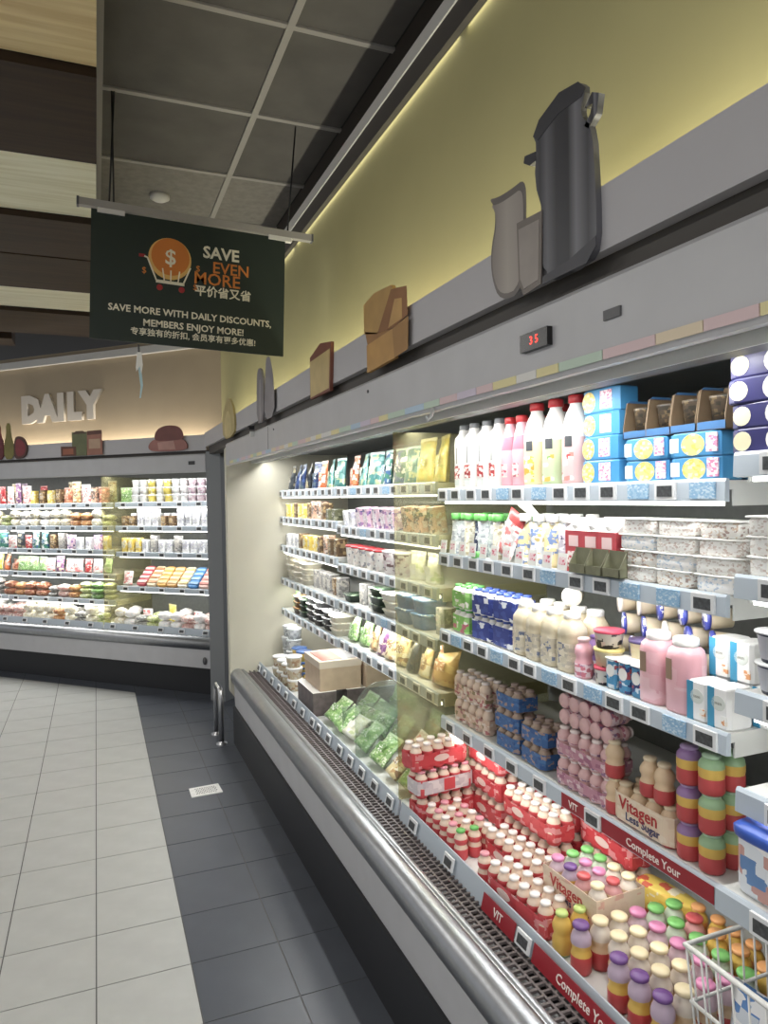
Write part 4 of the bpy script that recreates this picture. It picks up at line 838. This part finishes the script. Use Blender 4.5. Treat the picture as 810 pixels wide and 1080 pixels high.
layout = {  # s -> colours from the front rail inward (spacing .05)
    1.155:['purple','cream','cream','pink','green','orange'], 1.218:['purple','cream','cream','pink','green','orange'], 1.283:['','cream','cream','pink','green','red'],
    1.347:['purple','cream','cream','pink','green','green'], 1.09:['purple','cream','pink','pink','green','orange']}
for r, (s, cols) in enumerate(sorted(layout.items(), reverse=True)):
    for j, c in enumerate(cols):
        if c: put(FD[c], NEAR, .235+j*.0515, s-j*.004, ZD, '%s capped fruit drink bottle, %s in %s row from the left on deck'%(c,ORD[j],ORD[r]), 'bottle','capped fruit drinks', random.uniform(0,6))
vsl2 = PR('vit_sleeve2',[(226,202,176),(222,196,170),(222,170,150)],20)
FDs = {c: mini('fruits_'+c,.105,.0235,body[c][0],[2,2,2,1,1,1,1,0,0,0],caps[c],12,.72) for c in caps}
kids = []
for i, cc in enumerate((['pink','purple','red','cream'],['green','pink','pink','red'],['green','green','cream','cream'])):
    for k, c in enumerate(cc): kids.append((FDs[c], ((i-1)*.049, (1.5-k)*.05, 0), (0,0,0)))
slv = MB().box(-.076,-.074,-.102,.102,.004,.082).box(.074,.076,-.102,.102,.004,.082).box(-.074,.074,-.102,-.100,.004,.082).box(-.074,.074,.100,.102,.004,.082)
kids.append((S('sleeve', slv.mesh('vit_sleeve_big', vsl2), (S('lettering', txt1),(-.0765,.01,.054),(0,0,0)), (S('lettering', txt2),(-.0765,-.02,.026),(0,0,0))), (0,0,0),(0,0,0)))
put(S('drink_pack', None, *kids), NEAR, .372, 1.48, ZD+.05, 'lettered drink pack with green, pink and purple caps on the deck','drink pack', None, .05)
put(S('carton_tray', MB().box(-.078,.078,-.1,.1,0,.048).box(-.079,-.078,-.09,.09,.008,.04,1).mesh('carton_tray', M('tray_board',(196,150,120),.6), MATS['red_print'])), NEAR, .372, 1.48, ZD, 'tan cardboard tray under the lettered drink pack on the deck','carton', None, .05)
ytub = MB().rbox(.03,.085,0,.09,0,5,.006,20).mesh('yellow_pack', PR('yellow_pack_m',[(240,206,80),(236,190,60),(222,90,60),(240,226,190)],24))
put(S('drink_pack', ytub), NEAR, .548, 1.41, ZD+.0, 'yellow film wrapped drink pack below the red lettered strip','drink pack', None, .1)
grid(FDs['orange'], NEAR, .545, 1.30, ZD, 'orange topped fruit drink bottle', 'under the fourth shelf', 'bottle', 'orange topped drinks', 5, .052, 1, 0, 1, .05)
ybb = mini('yellowgreen',.10,.0235,[vy,vg,M('blue_pale',(150,180,214),.4)],[1,1,0,0,0,0,0,0,0,0],M('fc_lime',(190,214,110),.3),14)
for k in range(2): put(ybb, NEAR, .235+.05*k, 1.42-.003*k, ZD, 'yellow and green drink bottle at the deck rail, %s from rail'%ORD[k], 'bottle','yellow green bottles')
# white wire basket with bags, right foreground
wk = new('wire_basket', None, None, W(NEAR,.345,.86,.50), label='white wire basket of bagged snacks in the right foreground', category='basket')
wire = M('wire_white',(226,226,222),.35)
def rim(z, dx, dy, r): return MB().tube([(-dx,-dy,z),(dx,-dy,z),(dx,dy,z),(-dx,dy,z),(-dx,-dy,z)],r,8).mesh('rim', wire)
new('rim', rim(.235,.125,.155,.0055), wk); new('rim', rim(.13,.118,.148,.004), wk); new('rim', rim(.01,.11,.14,.005), wk)
for i in range(10):
    y = -.14+i*.031
    for sx in (-1,1): new('wire', MB().tube([(sx*.11,y,.01),(sx*.125,y*1.1,.235)],.0022,6).mesh('wire', wire), wk)
for i in range(8):
    x = -.10+i*.0286
    for sy in (-1,1): new('wire', MB().tube([(x,sy*.14,.01),(x*1.12,sy*.155,.235)],.0022,6).mesh('wire', wire), wk)
for i in range(6):
    y = -.12+i*.048
    new('wire', MB().tube([(-.11,y,.01),(.11,y,.01)],.0022,6).mesh('wire', wire), wk)
bagm = [pouch_me('bag_b%d'%i,.10,.15,.05,[PR('bagp%d'%i,c,20,.25)]) for i, c in enumerate(([(90,140,210),(206,214,226),(236,236,238)],[(196,196,206),(120,120,160),(226,226,230)],[(224,226,230),(110,150,214),(200,204,214)]))]
for i, (x, y, a) in enumerate(((-.055,.075,.2),(.045,.075,-.2),(-.055,-.035,.15),(.045,-.035,.1))):
    p = W(NEAR,.345+x,.86+y,.526)
    spawn(S('snack_bag', bagm[i%3]), p, (.08,.12,a), None, '%s plastic snack bag lying in the white wire basket, %s from the back'%(['blue','lilac','white'][i%3],ORD[i]), 'bag', 'bags in wire basket')

# ---------------- far bays of the near case: bags, boxes, trays, tubs
def bag(key, cols, w=.10, h=.15, t=.05, sc=18):
    ls = M(key+'_seal',tuple(int(x*.5+118) for x in cols[0]),.3)
    seal = MB().box(-.0018,.0018,-w*.485,w*.485,h-.010,h+.004).mesh(key+'_seal', ls)
    lab = MB().prism([(-w*.22,h*.32),(w*.22,h*.32),(w*.22,h*.58),(-w*.22,h*.58)],-t*.505,-t*.49,'yz').mesh(key+'_label', PR(key+'_lab',[cols[-1],cols[0],(236,234,230)],90))
    return S('food_bag', pouch_me(key,w,h,t,[PR(key+'_m',cols,sc,.28)]), (S('seal', seal),(0,0,0),(0,0,0)), (S('label', lab),(0,0,0),(0,0,0)))
B_dark = bag('bag_dark',[(50,56,64),(70,76,84),(150,140,110)]); B_navy = bag('bag_navy',[(40,60,110),(60,84,140),(80,100,110)]); B_orange = bag('bag_orange',[(226,110,60),(236,220,214),(230,140,90)]); B_teal = bag('bag_teal',[(70,140,136),(120,180,176),(190,200,150)],.12); B_green = bag('bag_green',[(60,130,110),(226,232,226),(70,110,160)],.11); B_yellow = bag('bag_yellow',[(214,190,60),(226,206,110),(190,190,80)],.13,.17); B_crisp = bag('bag_crisp',[(206,160,90),(226,190,120),(176,110,70)],.15,.15,.07)
B_leaf = bag('bag_leaf',[(126,172,92),(160,198,122),(206,218,184),(98,146,74)],.13,.13,.06,60); B_nug = bag('bag_nug',[(226,206,150),(206,160,100),(236,226,196),(150,110,70)],.10,.14,.05,24); B_plum = bag('bag_plum',[(120,70,120),(150,100,150),(226,206,180)],.09,.14,.04,24); B_wht = bag('bag_white',[(232,226,220),(214,190,190),(226,120,120)],.10,.12,.05,24); B_ham = bag('bag_ham',[(200,110,80),(150,80,60),(222,160,120)],.13,.10,.06,22); B_veg = bag('bag_veg',[(226,226,200),(196,206,150),(236,236,226)],.12,.11,.06,26); B_red = bag('bag_red',[(200,50,50),(230,190,180),(160,40,50)],.08,.12,.04,24)
NAMES = {id(B_dark):'dark grey bag',id(B_navy):'navy blue bag',id(B_orange):'orange and white bag',id(B_teal):'teal bag',id(B_green):'green and white bag',id(B_yellow):'yellow bag',id(B_crisp):'golden brown bag',id(B_leaf):'leafy green bag',id(B_nug):'cream and tan bag',id(B_plum):'plum purple bag',id(B_wht):'white and pink bag',id(B_ham):'reddish brown bag',id(B_veg):'pale cream bag',id(B_red):'red bag'}
def boxp(key, hx, hy, h, cols, sc=30): 
    sp = S('food_box', MB().rbox(hx,hy,0,h,0,12,.0015,16,smooth=False).mesh(key, PR(key+'_m',cols,sc)), (S('front_print', MB().box(-.0006,0,-hy*.7,hy*.7,h*.3,h*.75).mesh(key+'_p', PR(key+'_pm',[cols[-1],cols[0],(200,196,190)],70))),(-hx,0,0),(0,0,0)))
    return sp
X_yel = boxp('box_yel',.03,.028,.085,[(236,206,90),(226,190,70),(240,230,190)]); X_wht = boxp('box_wht',.03,.032,.075,[(236,236,236),(226,228,230),(190,190,206)]); X_brn = boxp('box_brn',.03,.03,.09,[(120,92,64),(96,74,54),(190,160,110)]); X_pnk = boxp('box_pnk',.03,.04,.09,[(226,190,206),(170,120,180),(90,80,150),(240,232,236)]); X_gry = boxp('box_gry',.03,.035,.10,[(150,148,146),(120,118,116),(196,190,180)]); X_pch = boxp('box_pch',.03,.03,.10,[(230,180,150),(240,220,206),(120,100,90)]); X_olv = boxp('box_olv',.03,.03,.06,[(110,112,80),(150,150,120),(80,84,64)])
for sp, nm in ((X_yel,'yellow carton'),(X_wht,'white carton'),(X_brn,'brown carton'),(X_pnk,'pink and violet carton'),(X_gry,'grey carton'),(X_pch,'peach carton'),(X_olv,'olive carton')): NAMES[id(sp)] = nm
def trayp(key, w, dp, h, body, lid, fill=None):
    m = MB().lathe([(0,0),(.85,0),(1,h*.8),(1.05,h*.82),(1.05,h*.88),(0,h*.88)],[0]*5,dp/2,w/2,6,20).mesh(key, M(key+'_b',body,.35))
    l = MB().rbox(dp/2*1.06,w/2*1.06,h*.88,h,0,6,.002,20).mesh(key+'_l', PR(key+'_lm',lid,40,.25))
    return S('food_tray', m, (S('lid', l),(0,0,0),(0,0,0)))
T_wht = trayp('tray_wht',.13,.12,.032,(226,220,200),[(238,234,220),(226,214,186),(240,238,230)]); T_blk = trayp('tray_blk',.13,.12,.034,(40,40,42),[(222,224,224),(196,198,198),(60,60,60)]); T_grn = trayp('tray_grn',.13,.12,.036,(46,62,50),[(60,90,60),(150,170,140),(40,60,50)]); T_org = trayp('tray_org',.12,.11,.036,(90,70,50),[(226,170,90),(206,130,70),(236,220,190)]); T_blu = trayp('tray_blu',.12,.11,.06,(60,110,170),[(70,120,180),(210,220,226),(60,100,150)])
for sp, nm in ((T_wht,'white lidded tray'),(T_blk,'black tray with pale lid'),(T_grn,'dark green tray'),(T_org,'amber topped tray'),(T_blu,'blue tray')): NAMES[id(sp)] = nm
def tubp(key, r, h, body, lid): return S('food_tub', MB().lathe([(0,0),(.84,0),(1,h)],0,r,r,2,18).mesh(key, PR(key+'_m',body,30)), (S('lid', MB().lathe([(0,h),(1.07,h),(1.07,h+.009),(.9,h+.011),(0,h+.011)],0,r,r,2,18).mesh(key+'_l', M(key+'_lm',lid,.3))),(0,0,0),(0,0,0)))
U_red = tubp('tub_red',.042,.085,[(236,232,226),(226,214,206),(150,150,160)],(200,44,52)); U_wht = tubp('tub_wht',.045,.055,[(214,196,160),(190,150,110),(226,220,206)],(232,232,230)); U_yel = tubp('tub_yel',.045,.05,[(226,190,80),(206,160,60),(60,90,160)],(60,100,170)); U_gry = tubp('tub_gry',.045,.06,[(196,200,202),(160,164,168),(220,222,222)],(214,218,220)); U_brn = tubp('tub_brn',.05,.09,[(230,222,220),(120,80,80),(214,190,196)],(222,214,216))
for sp, nm in ((U_red,'white tub with red lid'),(U_wht,'tan tub with white lid'),(U_yel,'yellow tub with blue lid'),(U_gry,'grey clear tub'),(U_brn,'white tub with brown print')): NAMES[id(sp)] = nm
def loaf(key, w, dp, h, cols, sc=48, rough=.3):
    rnd = random.Random(key); m = MB(); n, k = 18, 7
    prof = [(0,0)]+[(max(.02,math.cos(t)**.55), h*(.5+.5*math.sin(t))) for t in [-PI/2+PI*i/k for i in range(1,k)]]+[(0,h)]
    m.lathe(prof,0,dp/2,w/2,3,n)
    w *= .84; m.v = [(x*(1+rnd.uniform(-.08,.05)), y*.84*(1+rnd.uniform(-.06,.04)), z*(1-rnd.uniform(0,.12)) if .004 < z < h else z) for x,y,z in m.v]
    stk = MB().prism([(-dp*.12,-w*.16),(dp*.12,-w*.16),(dp*.12,w*.16),(-dp*.12,w*.16)],h-.002,h+.0006,'xy').mesh(key+'_sticker', M('sticker_white',(236,234,228),.4))
    return S('food_pack', m.mesh(key, PR(key+'_m',cols,sc,rough)), (S('sticker', stk),(0,0,0),(0,0,0)))
P_ham = loaf('p_ham',.16,.12,.065,[(176,104,74),(150,84,60),(206,150,112)]); P_pink = loaf('p_pink',.15,.12,.06,[(214,170,160),(196,130,124),(236,222,214)]); P_cream = loaf('p_cream',.13,.11,.075,[(230,222,200),(214,200,160),(240,238,230)]); P_leaf = loaf('p_leaf',.16,.13,.05,[(120,168,84),(156,194,120),(96,140,70),(214,222,190)]); P_white = loaf('p_white',.14,.11,.07,[(232,230,226),(214,214,214),(236,224,220)]); P_amber = loaf('p_amber',.14,.12,.06,[(206,140,84),(226,180,120),(160,96,64)]); P_grey = loaf('p_grey',.13,.11,.05,[(150,148,144),(120,118,116),(200,200,196)]); P_lime = loaf('p_lime',.14,.11,.05,[(196,206,130),(226,226,190),(150,170,90)])
for sp, nm in ((P_ham,'brown meat pack'),(P_pink,'pink meat pack'),(P_cream,'cream wrapped pack'),(P_leaf,'leafy green pack'),(P_white,'white wrapped pack'),(P_amber,'amber food pack'),(P_grey,'grey wrapped pack'),(P_lime,'lime green pack')): NAMES[id(sp)] = nm
def tall(sp, k):      # the same kind of item in a taller size
    me = sp[1].copy(); me.transform(Matrix.Diagonal((1,1,k,1)))
    kids = []
    for ch, off, r in sp[2]:
        cm = ch[1].copy(); cm.transform(Matrix.Diagonal((1,1,k,1))); kids.append((S(ch[0], cm), off, r))
    q = S(sp[0], me, *kids); NAMES[id(q)] = 'tall '+NAMES[id(sp)] if NAMES[id(sp)].split()[0] not in ('tall',) else NAMES[id(sp)]; KEEP.append(q); return q
KEEP = []
CAT = {'food_pack':'food pack','food_bag':'bag','food_box':'carton','food_tray':'tray','food_tub':'tub'}
def line(items, case, d, z, where, group, jr=.15, lean=0):
    """items: (spec, s, levels, step)"""
    cnt = {}
    for sp, s, n, st in items:
        nm = NAMES[id(sp)]; cnt[nm] = cnt.get(nm,0)+1; tot = sum(1 for x in items if NAMES[id(x[0])] == nm)
        if sp[0] == 'food_pack': st = max(v.co.z for v in sp[1].vertices)+.0008
        if sp[0] == 'food_bag': n = 1
        j_ = min(jr,.16) if sp[0] == 'food_pack' else jr
        for l in range(n):
            lab = nm+' '+where
            if tot > 1: lab += ', '+ORD[cnt[nm]-1]+' from left'
            if n > 1: lab += ', '+LEV[n][l]
            put(sp, case, d+random.uniform(-.006,.006), s+random.uniform(-.004,.004), z+l*st, lab, CAT[sp[0]], group, random.uniform(-j_,j_), 0, lean if sp[0] != 'food_pack' else 0)
def seq(specs, s0, ds, n=1, st=0): return [(sp, s0-i*ds, n, st) for i, sp in enumerate(specs)]
# bay by the end panel
E3 = 'near end panel'
line(seq([B_dark,B_navy,B_navy,B_dark,B_navy,B_orange,B_teal,B_teal],4.50,.135), NEAR, .40, 1.625, 'on top shelf '+E3, 'bags on far top shelf', .25, .12)
line(seq([X_yel,X_yel,X_brn,X_yel,X_yel,X_brn,X_pch,X_pch,X_brn,X_olv,X_olv],4.54,.098), NEAR, .40, 1.455, 'on second shelf '+E3, 'cartons on far second shelf', .05)
line(seq([X_wht,X_wht,X_wht,X_brn,X_yel,X_yel,X_yel,X_brn,X_pch,X_brn,X_brn],4.54,.1), NEAR, .40, 1.27, 'on third shelf '+E3, 'cartons on far third shelf', .05)
line(seq([T_wht,T_wht],4.49,.16,5,.0322)+seq([T_wht],4.16,.16,4,.0322)+seq([X_gry,X_gry,X_gry,X_gry,X_brn,X_gry],4.0,.088), NEAR, .42, 1.055, 'on fourth shelf '+E3, 'trays on far fourth shelf', .05)
line(seq([B_leaf],4.50,.1)+seq([T_org,T_grn],4.36,.15,3,.0362)+seq([T_blk,T_blk],4.05,.16,4,.0342)+seq([T_blk,T_wht],3.73,.15,3,.0342), NEAR, .42, .855, 'on lowest shelf '+E3, 'trays on far lowest shelf', .06)
line(seq([U_gry,U_gry],4.50,.11,4,.0712)+seq([U_yel,U_yel],4.27,.11,3,.0612), NEAR, .36, .475, 'on deck rear '+E3, 'tubs on far deck', .1)
line(seq([U_wht,U_wht,U_wht],4.33,.11,2,.0662)+seq([U_wht],3.99,.11,3,.0662), NEAR, .255, .475, 'on deck front '+E3, 'tubs on far deck', .1)
# big brown boxes on the deck
def bigbox(key):
    b_ = MB().box(-.11,.11,-.14,.14,0,.115).mesh(key, M('box_tan',(186,160,132),.6,noise=.08,nscale=20))
    return S('cake_box', b_, (S('lid', MB().box(-.113,.113,-.143,.143,.115,.15).mesh(key+'_l', M('box_lid',(206,190,170),.5))),(0,0,0),(0,0,0)), (S('lid_print', MB().box(-.09,.02,-.11,.11,.15,.1515).mesh(key+'_p', M('print_brick',(186,104,84),.5))),(0,0,0),(0,0,0)), (S('window', MB().box(.03,.10,-.11,.11,.15,.1515).mesh(key+'_w', M('win_grey',(176,178,180),.3))),(0,0,0),(0,0,0)))
bb = bigbox('cakebox')
put(bb, NEAR, .36, 3.60, .475+.12, 'tan food box with red printed lid resting on dark cartons on deck','box')
put(bb, NEAR, .60, 3.57, .475+.12, 'tan food box behind the red printed box on deck','box')
stripe = M('stripe_box',(104,92,92),.5,noise=.25,nscale=30)
sb = S('food_carton', MB().box(-.06,.06,-.036,.036,0,.118).mesh('stripebox', stripe), (S('flap', MB().box(-.062,.062,-.037,.037,.118,.1195).mesh('stripeflap', hdpe)),(0,0,0),(0,0,0)))
for i in range(4): put(sb, NEAR, .27, 3.71-i*.0745, .475, 'dark striped carton under the tan box at deck front, %s from left'%ORD[i], 'carton','striped cartons')
for i in range(4): put(sb, NEAR, .45, 3.71-i*.0745, .475, 'dark striped carton under the tan box in deck rear, %s from left'%ORD[i], 'carton','striped cartons')
for i in range(4): put(sb, NEAR, .62, 3.69-i*.0745, .475, 'dark striped carton under the rear tan box, %s from left'%ORD[i], 'carton','striped cartons')
# middle bay left of the tinted divider
E2 = 'left of tinted divider'
line(seq([B_orange,B_teal,B_teal,B_green,B_green],3.33,.14)+seq([B_teal,B_yellow,B_yellow],2.65,.135), NEAR, .41, 1.625, 'on top shelf '+E2, 'bags beside divider top', .25, .12)
line(seq([X_wht,X_wht,X_pnk,X_pnk,X_pnk,X_pnk,X_pnk],3.37,.1)+seq([X_pch,X_pch,X_pch],2.62,.115), NEAR, .40, 1.435, 'on second shelf '+E2, 'cartons beside divider', .06, -.12)
line(seq([U_red,U_red,U_red,U_red,U_red],3.36,.098)+seq([U_brn,U_brn],2.85,.12)+seq([B_veg,B_veg],2.59,.14), NEAR, .41, 1.245, 'on third shelf '+E2, 'tubs beside divider', .2)
line(seq([T_grn,X_gry,X_gry],3.35,.13)+seq([T_grn,T_wht],2.98,.15,3,.036)+seq([T_blu,T_blu],2.68,.15,2,.061)+seq([X_gry],2.38,.1), NEAR, .42, 1.06, 'on fourth shelf '+E2, 'trays beside divider', .1)
line(seq([B_leaf,B_leaf],3.34,.138)+seq([B_nug,B_plum,B_nug,B_nug,B_dark,B_nug],3.075,.108)+seq([B_crisp],2.38,.1), NEAR, .40, .865, 'on lowest shelf '+E2, 'bags on lowest shelf', .3, .25)
line(seq([B_leaf,B_leaf,B_leaf],3.31,.138)+seq([B_leaf],2.88,.15)+seq([B_wht,B_navy,B_wht],2.71,.14), NEAR, .40, .475, 'on deck rear '+E2, 'packs on deck rear', .12, .7)
line(seq([B_leaf,B_leaf,B_veg],3.31,.138)+seq([B_leaf],2.88,.1)+seq([B_wht,B_wht,B_nug],2.71,.14), NEAR, .58, .475, 'deep on deck '+E2, 'bags deep on deck', .1, .35)
line(seq([B_leaf,B_leaf,B_veg],3.31,.138)+seq([B_leaf],2.88,.15)+seq([B_leaf,B_nug,B_leaf],2.70,.148), NEAR, .25, .475, 'on deck front '+E2, 'packs on deck front', .12, .85)
# ---------------- the angled case at the back
A1, A2, A3, A4, A5, A6 = [x+' of angled case' for x in ('on top shelf','on second shelf','on third shelf','on fourth shelf','on lowest shelf','on deck')]
L0 = 2.95
xy, xb, xp, xw, xg, xk = [tall(q, 1.45) for q in (X_yel,X_brn,X_pch,X_wht,X_gry,X_pnk)]
bR, bW, bP, bH, bN = [tall(q, 1.4) for q in (B_red,B_wht,B_plum,B_ham,B_nug)]
line(seq([bR,bW,bR,bW,bP,bW,xy,xb,xy,xb,bH,bN,bW,xp,bH],L0,.108), FAR, .41, 1.56, A1+' left half', 'goods on angled top shelf', .2)
line(seq([bW,xb,bN,bP,xy,bR,xb,xy,bN,bW,xp,bH,bN],L0,.125), FAR, .53, 1.56, A1+' left rear', 'rear goods on angled top shelf', .2)
line(seq([P_ham,P_cream,P_lime,P_cream,P_white,P_cream,P_white,P_cream,P_cream,P_amber,P_amber,P_cream,P_lime],L0,.13,2,.07), FAR, .42, 1.35, A2+' left half', 'goods on angled second shelf', .3)
line(seq([B_dark,B_green,B_green,B_wht,B_dark,B_red,B_green,B_green,xb,xg,xk,xw,xw,xk,xy],L0,.11), FAR, .41, 1.135, A3+' left half', 'goods on angled third shelf', .2)
line(seq([B_plum,B_yellow,B_orange,B_ham,B_leaf,B_leaf,B_leaf,B_wht,B_plum,B_wht,B_wht,B_red,B_wht,B_leaf],L0,.117), FAR, .42, .915, A4+' left half', 'goods on angled fourth shelf', .4, .15)
line(seq([P_leaf,P_grey],L0,.14,3,.048)+seq([P_ham,P_amber,P_ham,P_ham],2.66,.142,2,.062)+seq([P_grey,P_pink,P_amber],2.08,.13,2,.06)+seq([P_lime,P_leaf,P_lime],1.68,.145,3,.048), FAR, .42, .68, A5+' left half', 'goods on angled lowest shelf', .4)
line(seq([P_leaf,P_white,P_pink,P_pink,P_pink,P_cream,P_cream,P_cream,P_amber,P_cream,P_grey,P_cream,P_lime],2.93,.13,2,.062), FAR, .30, .475, A6+' left half', 'goods on angled deck', .5)
line(seq([P_white,P_grey,P_pink,P_cream,P_cream,P_white,P_cream,P_grey,P_cream,P_white],2.90,.15,2,.07), FAR, .48, .475, A6+' left half at rear', 'goods on angled deck rear', .5)
sq = tubp('tub_sq',.038,.055,[(238,238,236),(226,230,230),(214,200,200)],(236,238,238)); NAMES[id(sq)] = 'small white tub'; sqy = tubp('tub_sqy',.038,.055,[(236,214,90),(226,200,70),(240,236,200)],(238,236,224)); NAMES[id(sqy)] = 'small yellow tub'; sqp = tubp('tub_sqp',.038,.055,[(222,196,206),(236,228,232),(190,150,176)],(236,236,238)); NAMES[id(sqp)] = 'small pinkish tub'
line(seq([B_leaf],1.178,.1)+seq([sq,sq,sqy,sq,sqy,sq,sq,sqp,sqp,sqp],1.06,.088,3,.0662), FAR, .41, 1.56, A1+' right half', 'tubs on angled top shelf', .2)
line(seq([X_brn,X_brn],1.19,.085)+seq([X_wht,X_wht,X_wht],1.01,.085,2,.0755)+seq([X_brn,X_brn],.75,.085)+seq([X_wht,X_wht,X_wht,X_wht,X_wht],.57,.085,2,.0755), FAR, .41, 1.35, A2+' right half', 'cartons on angled second shelf', .05)
line(seq([xw,xw,xg,xw,xw,xw,xw,xw,xw,xw,xw],1.15,.09), FAR, .49, 1.352, A2+' right half at rear', 'rear cartons second shelf', .05)
line(seq([xy,xy,xy],1.19,.075)+seq([xw,xg,xw,xw,xg,xw,xw,xw,xw,xw],.96,.088), FAR, .41, 1.12, A3+' right half', 'cartons on angled third shelf', .05)
# slanted rows of eggs/cups packs: red, orange, blue
def long_pack(key, c, c2):
    k_ = []
    m = MB().rbox(.11,.05,0,.03,0,9,.003,20,smooth=False).mesh(key, M(key+'_m',c,.5))
    for i in range(4): k_.append((S('band', MB().box(-.085+i*.05,-.062+i*.05,-.048,.048,.03,.036).mesh(key+'_band', M(key+'_bm',c2,.5))),(0,0,0),(0,0,0)))
    return S('egg_pack', m, *k_)
lp = [long_pack('lp_red',(196,70,80),(232,200,196)), long_pack('lp_cream',(226,206,170),(196,130,80)), long_pack('lp_orange',(222,160,70),(236,206,140)), long_pack('lp_tan',(206,150,80),(230,200,150)), long_pack('lp_cream2',(230,220,196),(222,190,120)), long_pack('lp_blue',(60,130,200),(140,180,220)), long_pack('lp_pink',(222,180,170),(200,120,110))]
for i, nm in enumerate(('red','cream','orange','tan','ivory','blue','pink')):
    put(lp[i], FAR, .46, 1.0-i*.112, .815, '%s striped pack tilted forward on fourth shelf right half of angled case'%nm, 'pack','tilted striped packs', 0, 0, -.75)
line(seq([B_wht],1.19,.13), FAR, .42, .815, A4+' right half', 'bags on angled fourth shelf', .2, .2)
line(seq([P_cream,P_white,P_grey,P_lime,P_white,P_white,P_pink,P_white,P_pink,P_white],1.19,.125,2,.065), FAR, .32, .475, A6+' right half', 'goods on right deck', .5)
line(seq([P_white,B_wht,P_lime,B_yellow,P_white,B_wht,P_pink,P_white],1.18,.14,2,.07), FAR, .50, .475, A6+' right rear', 'goods on right deck rear', .4)
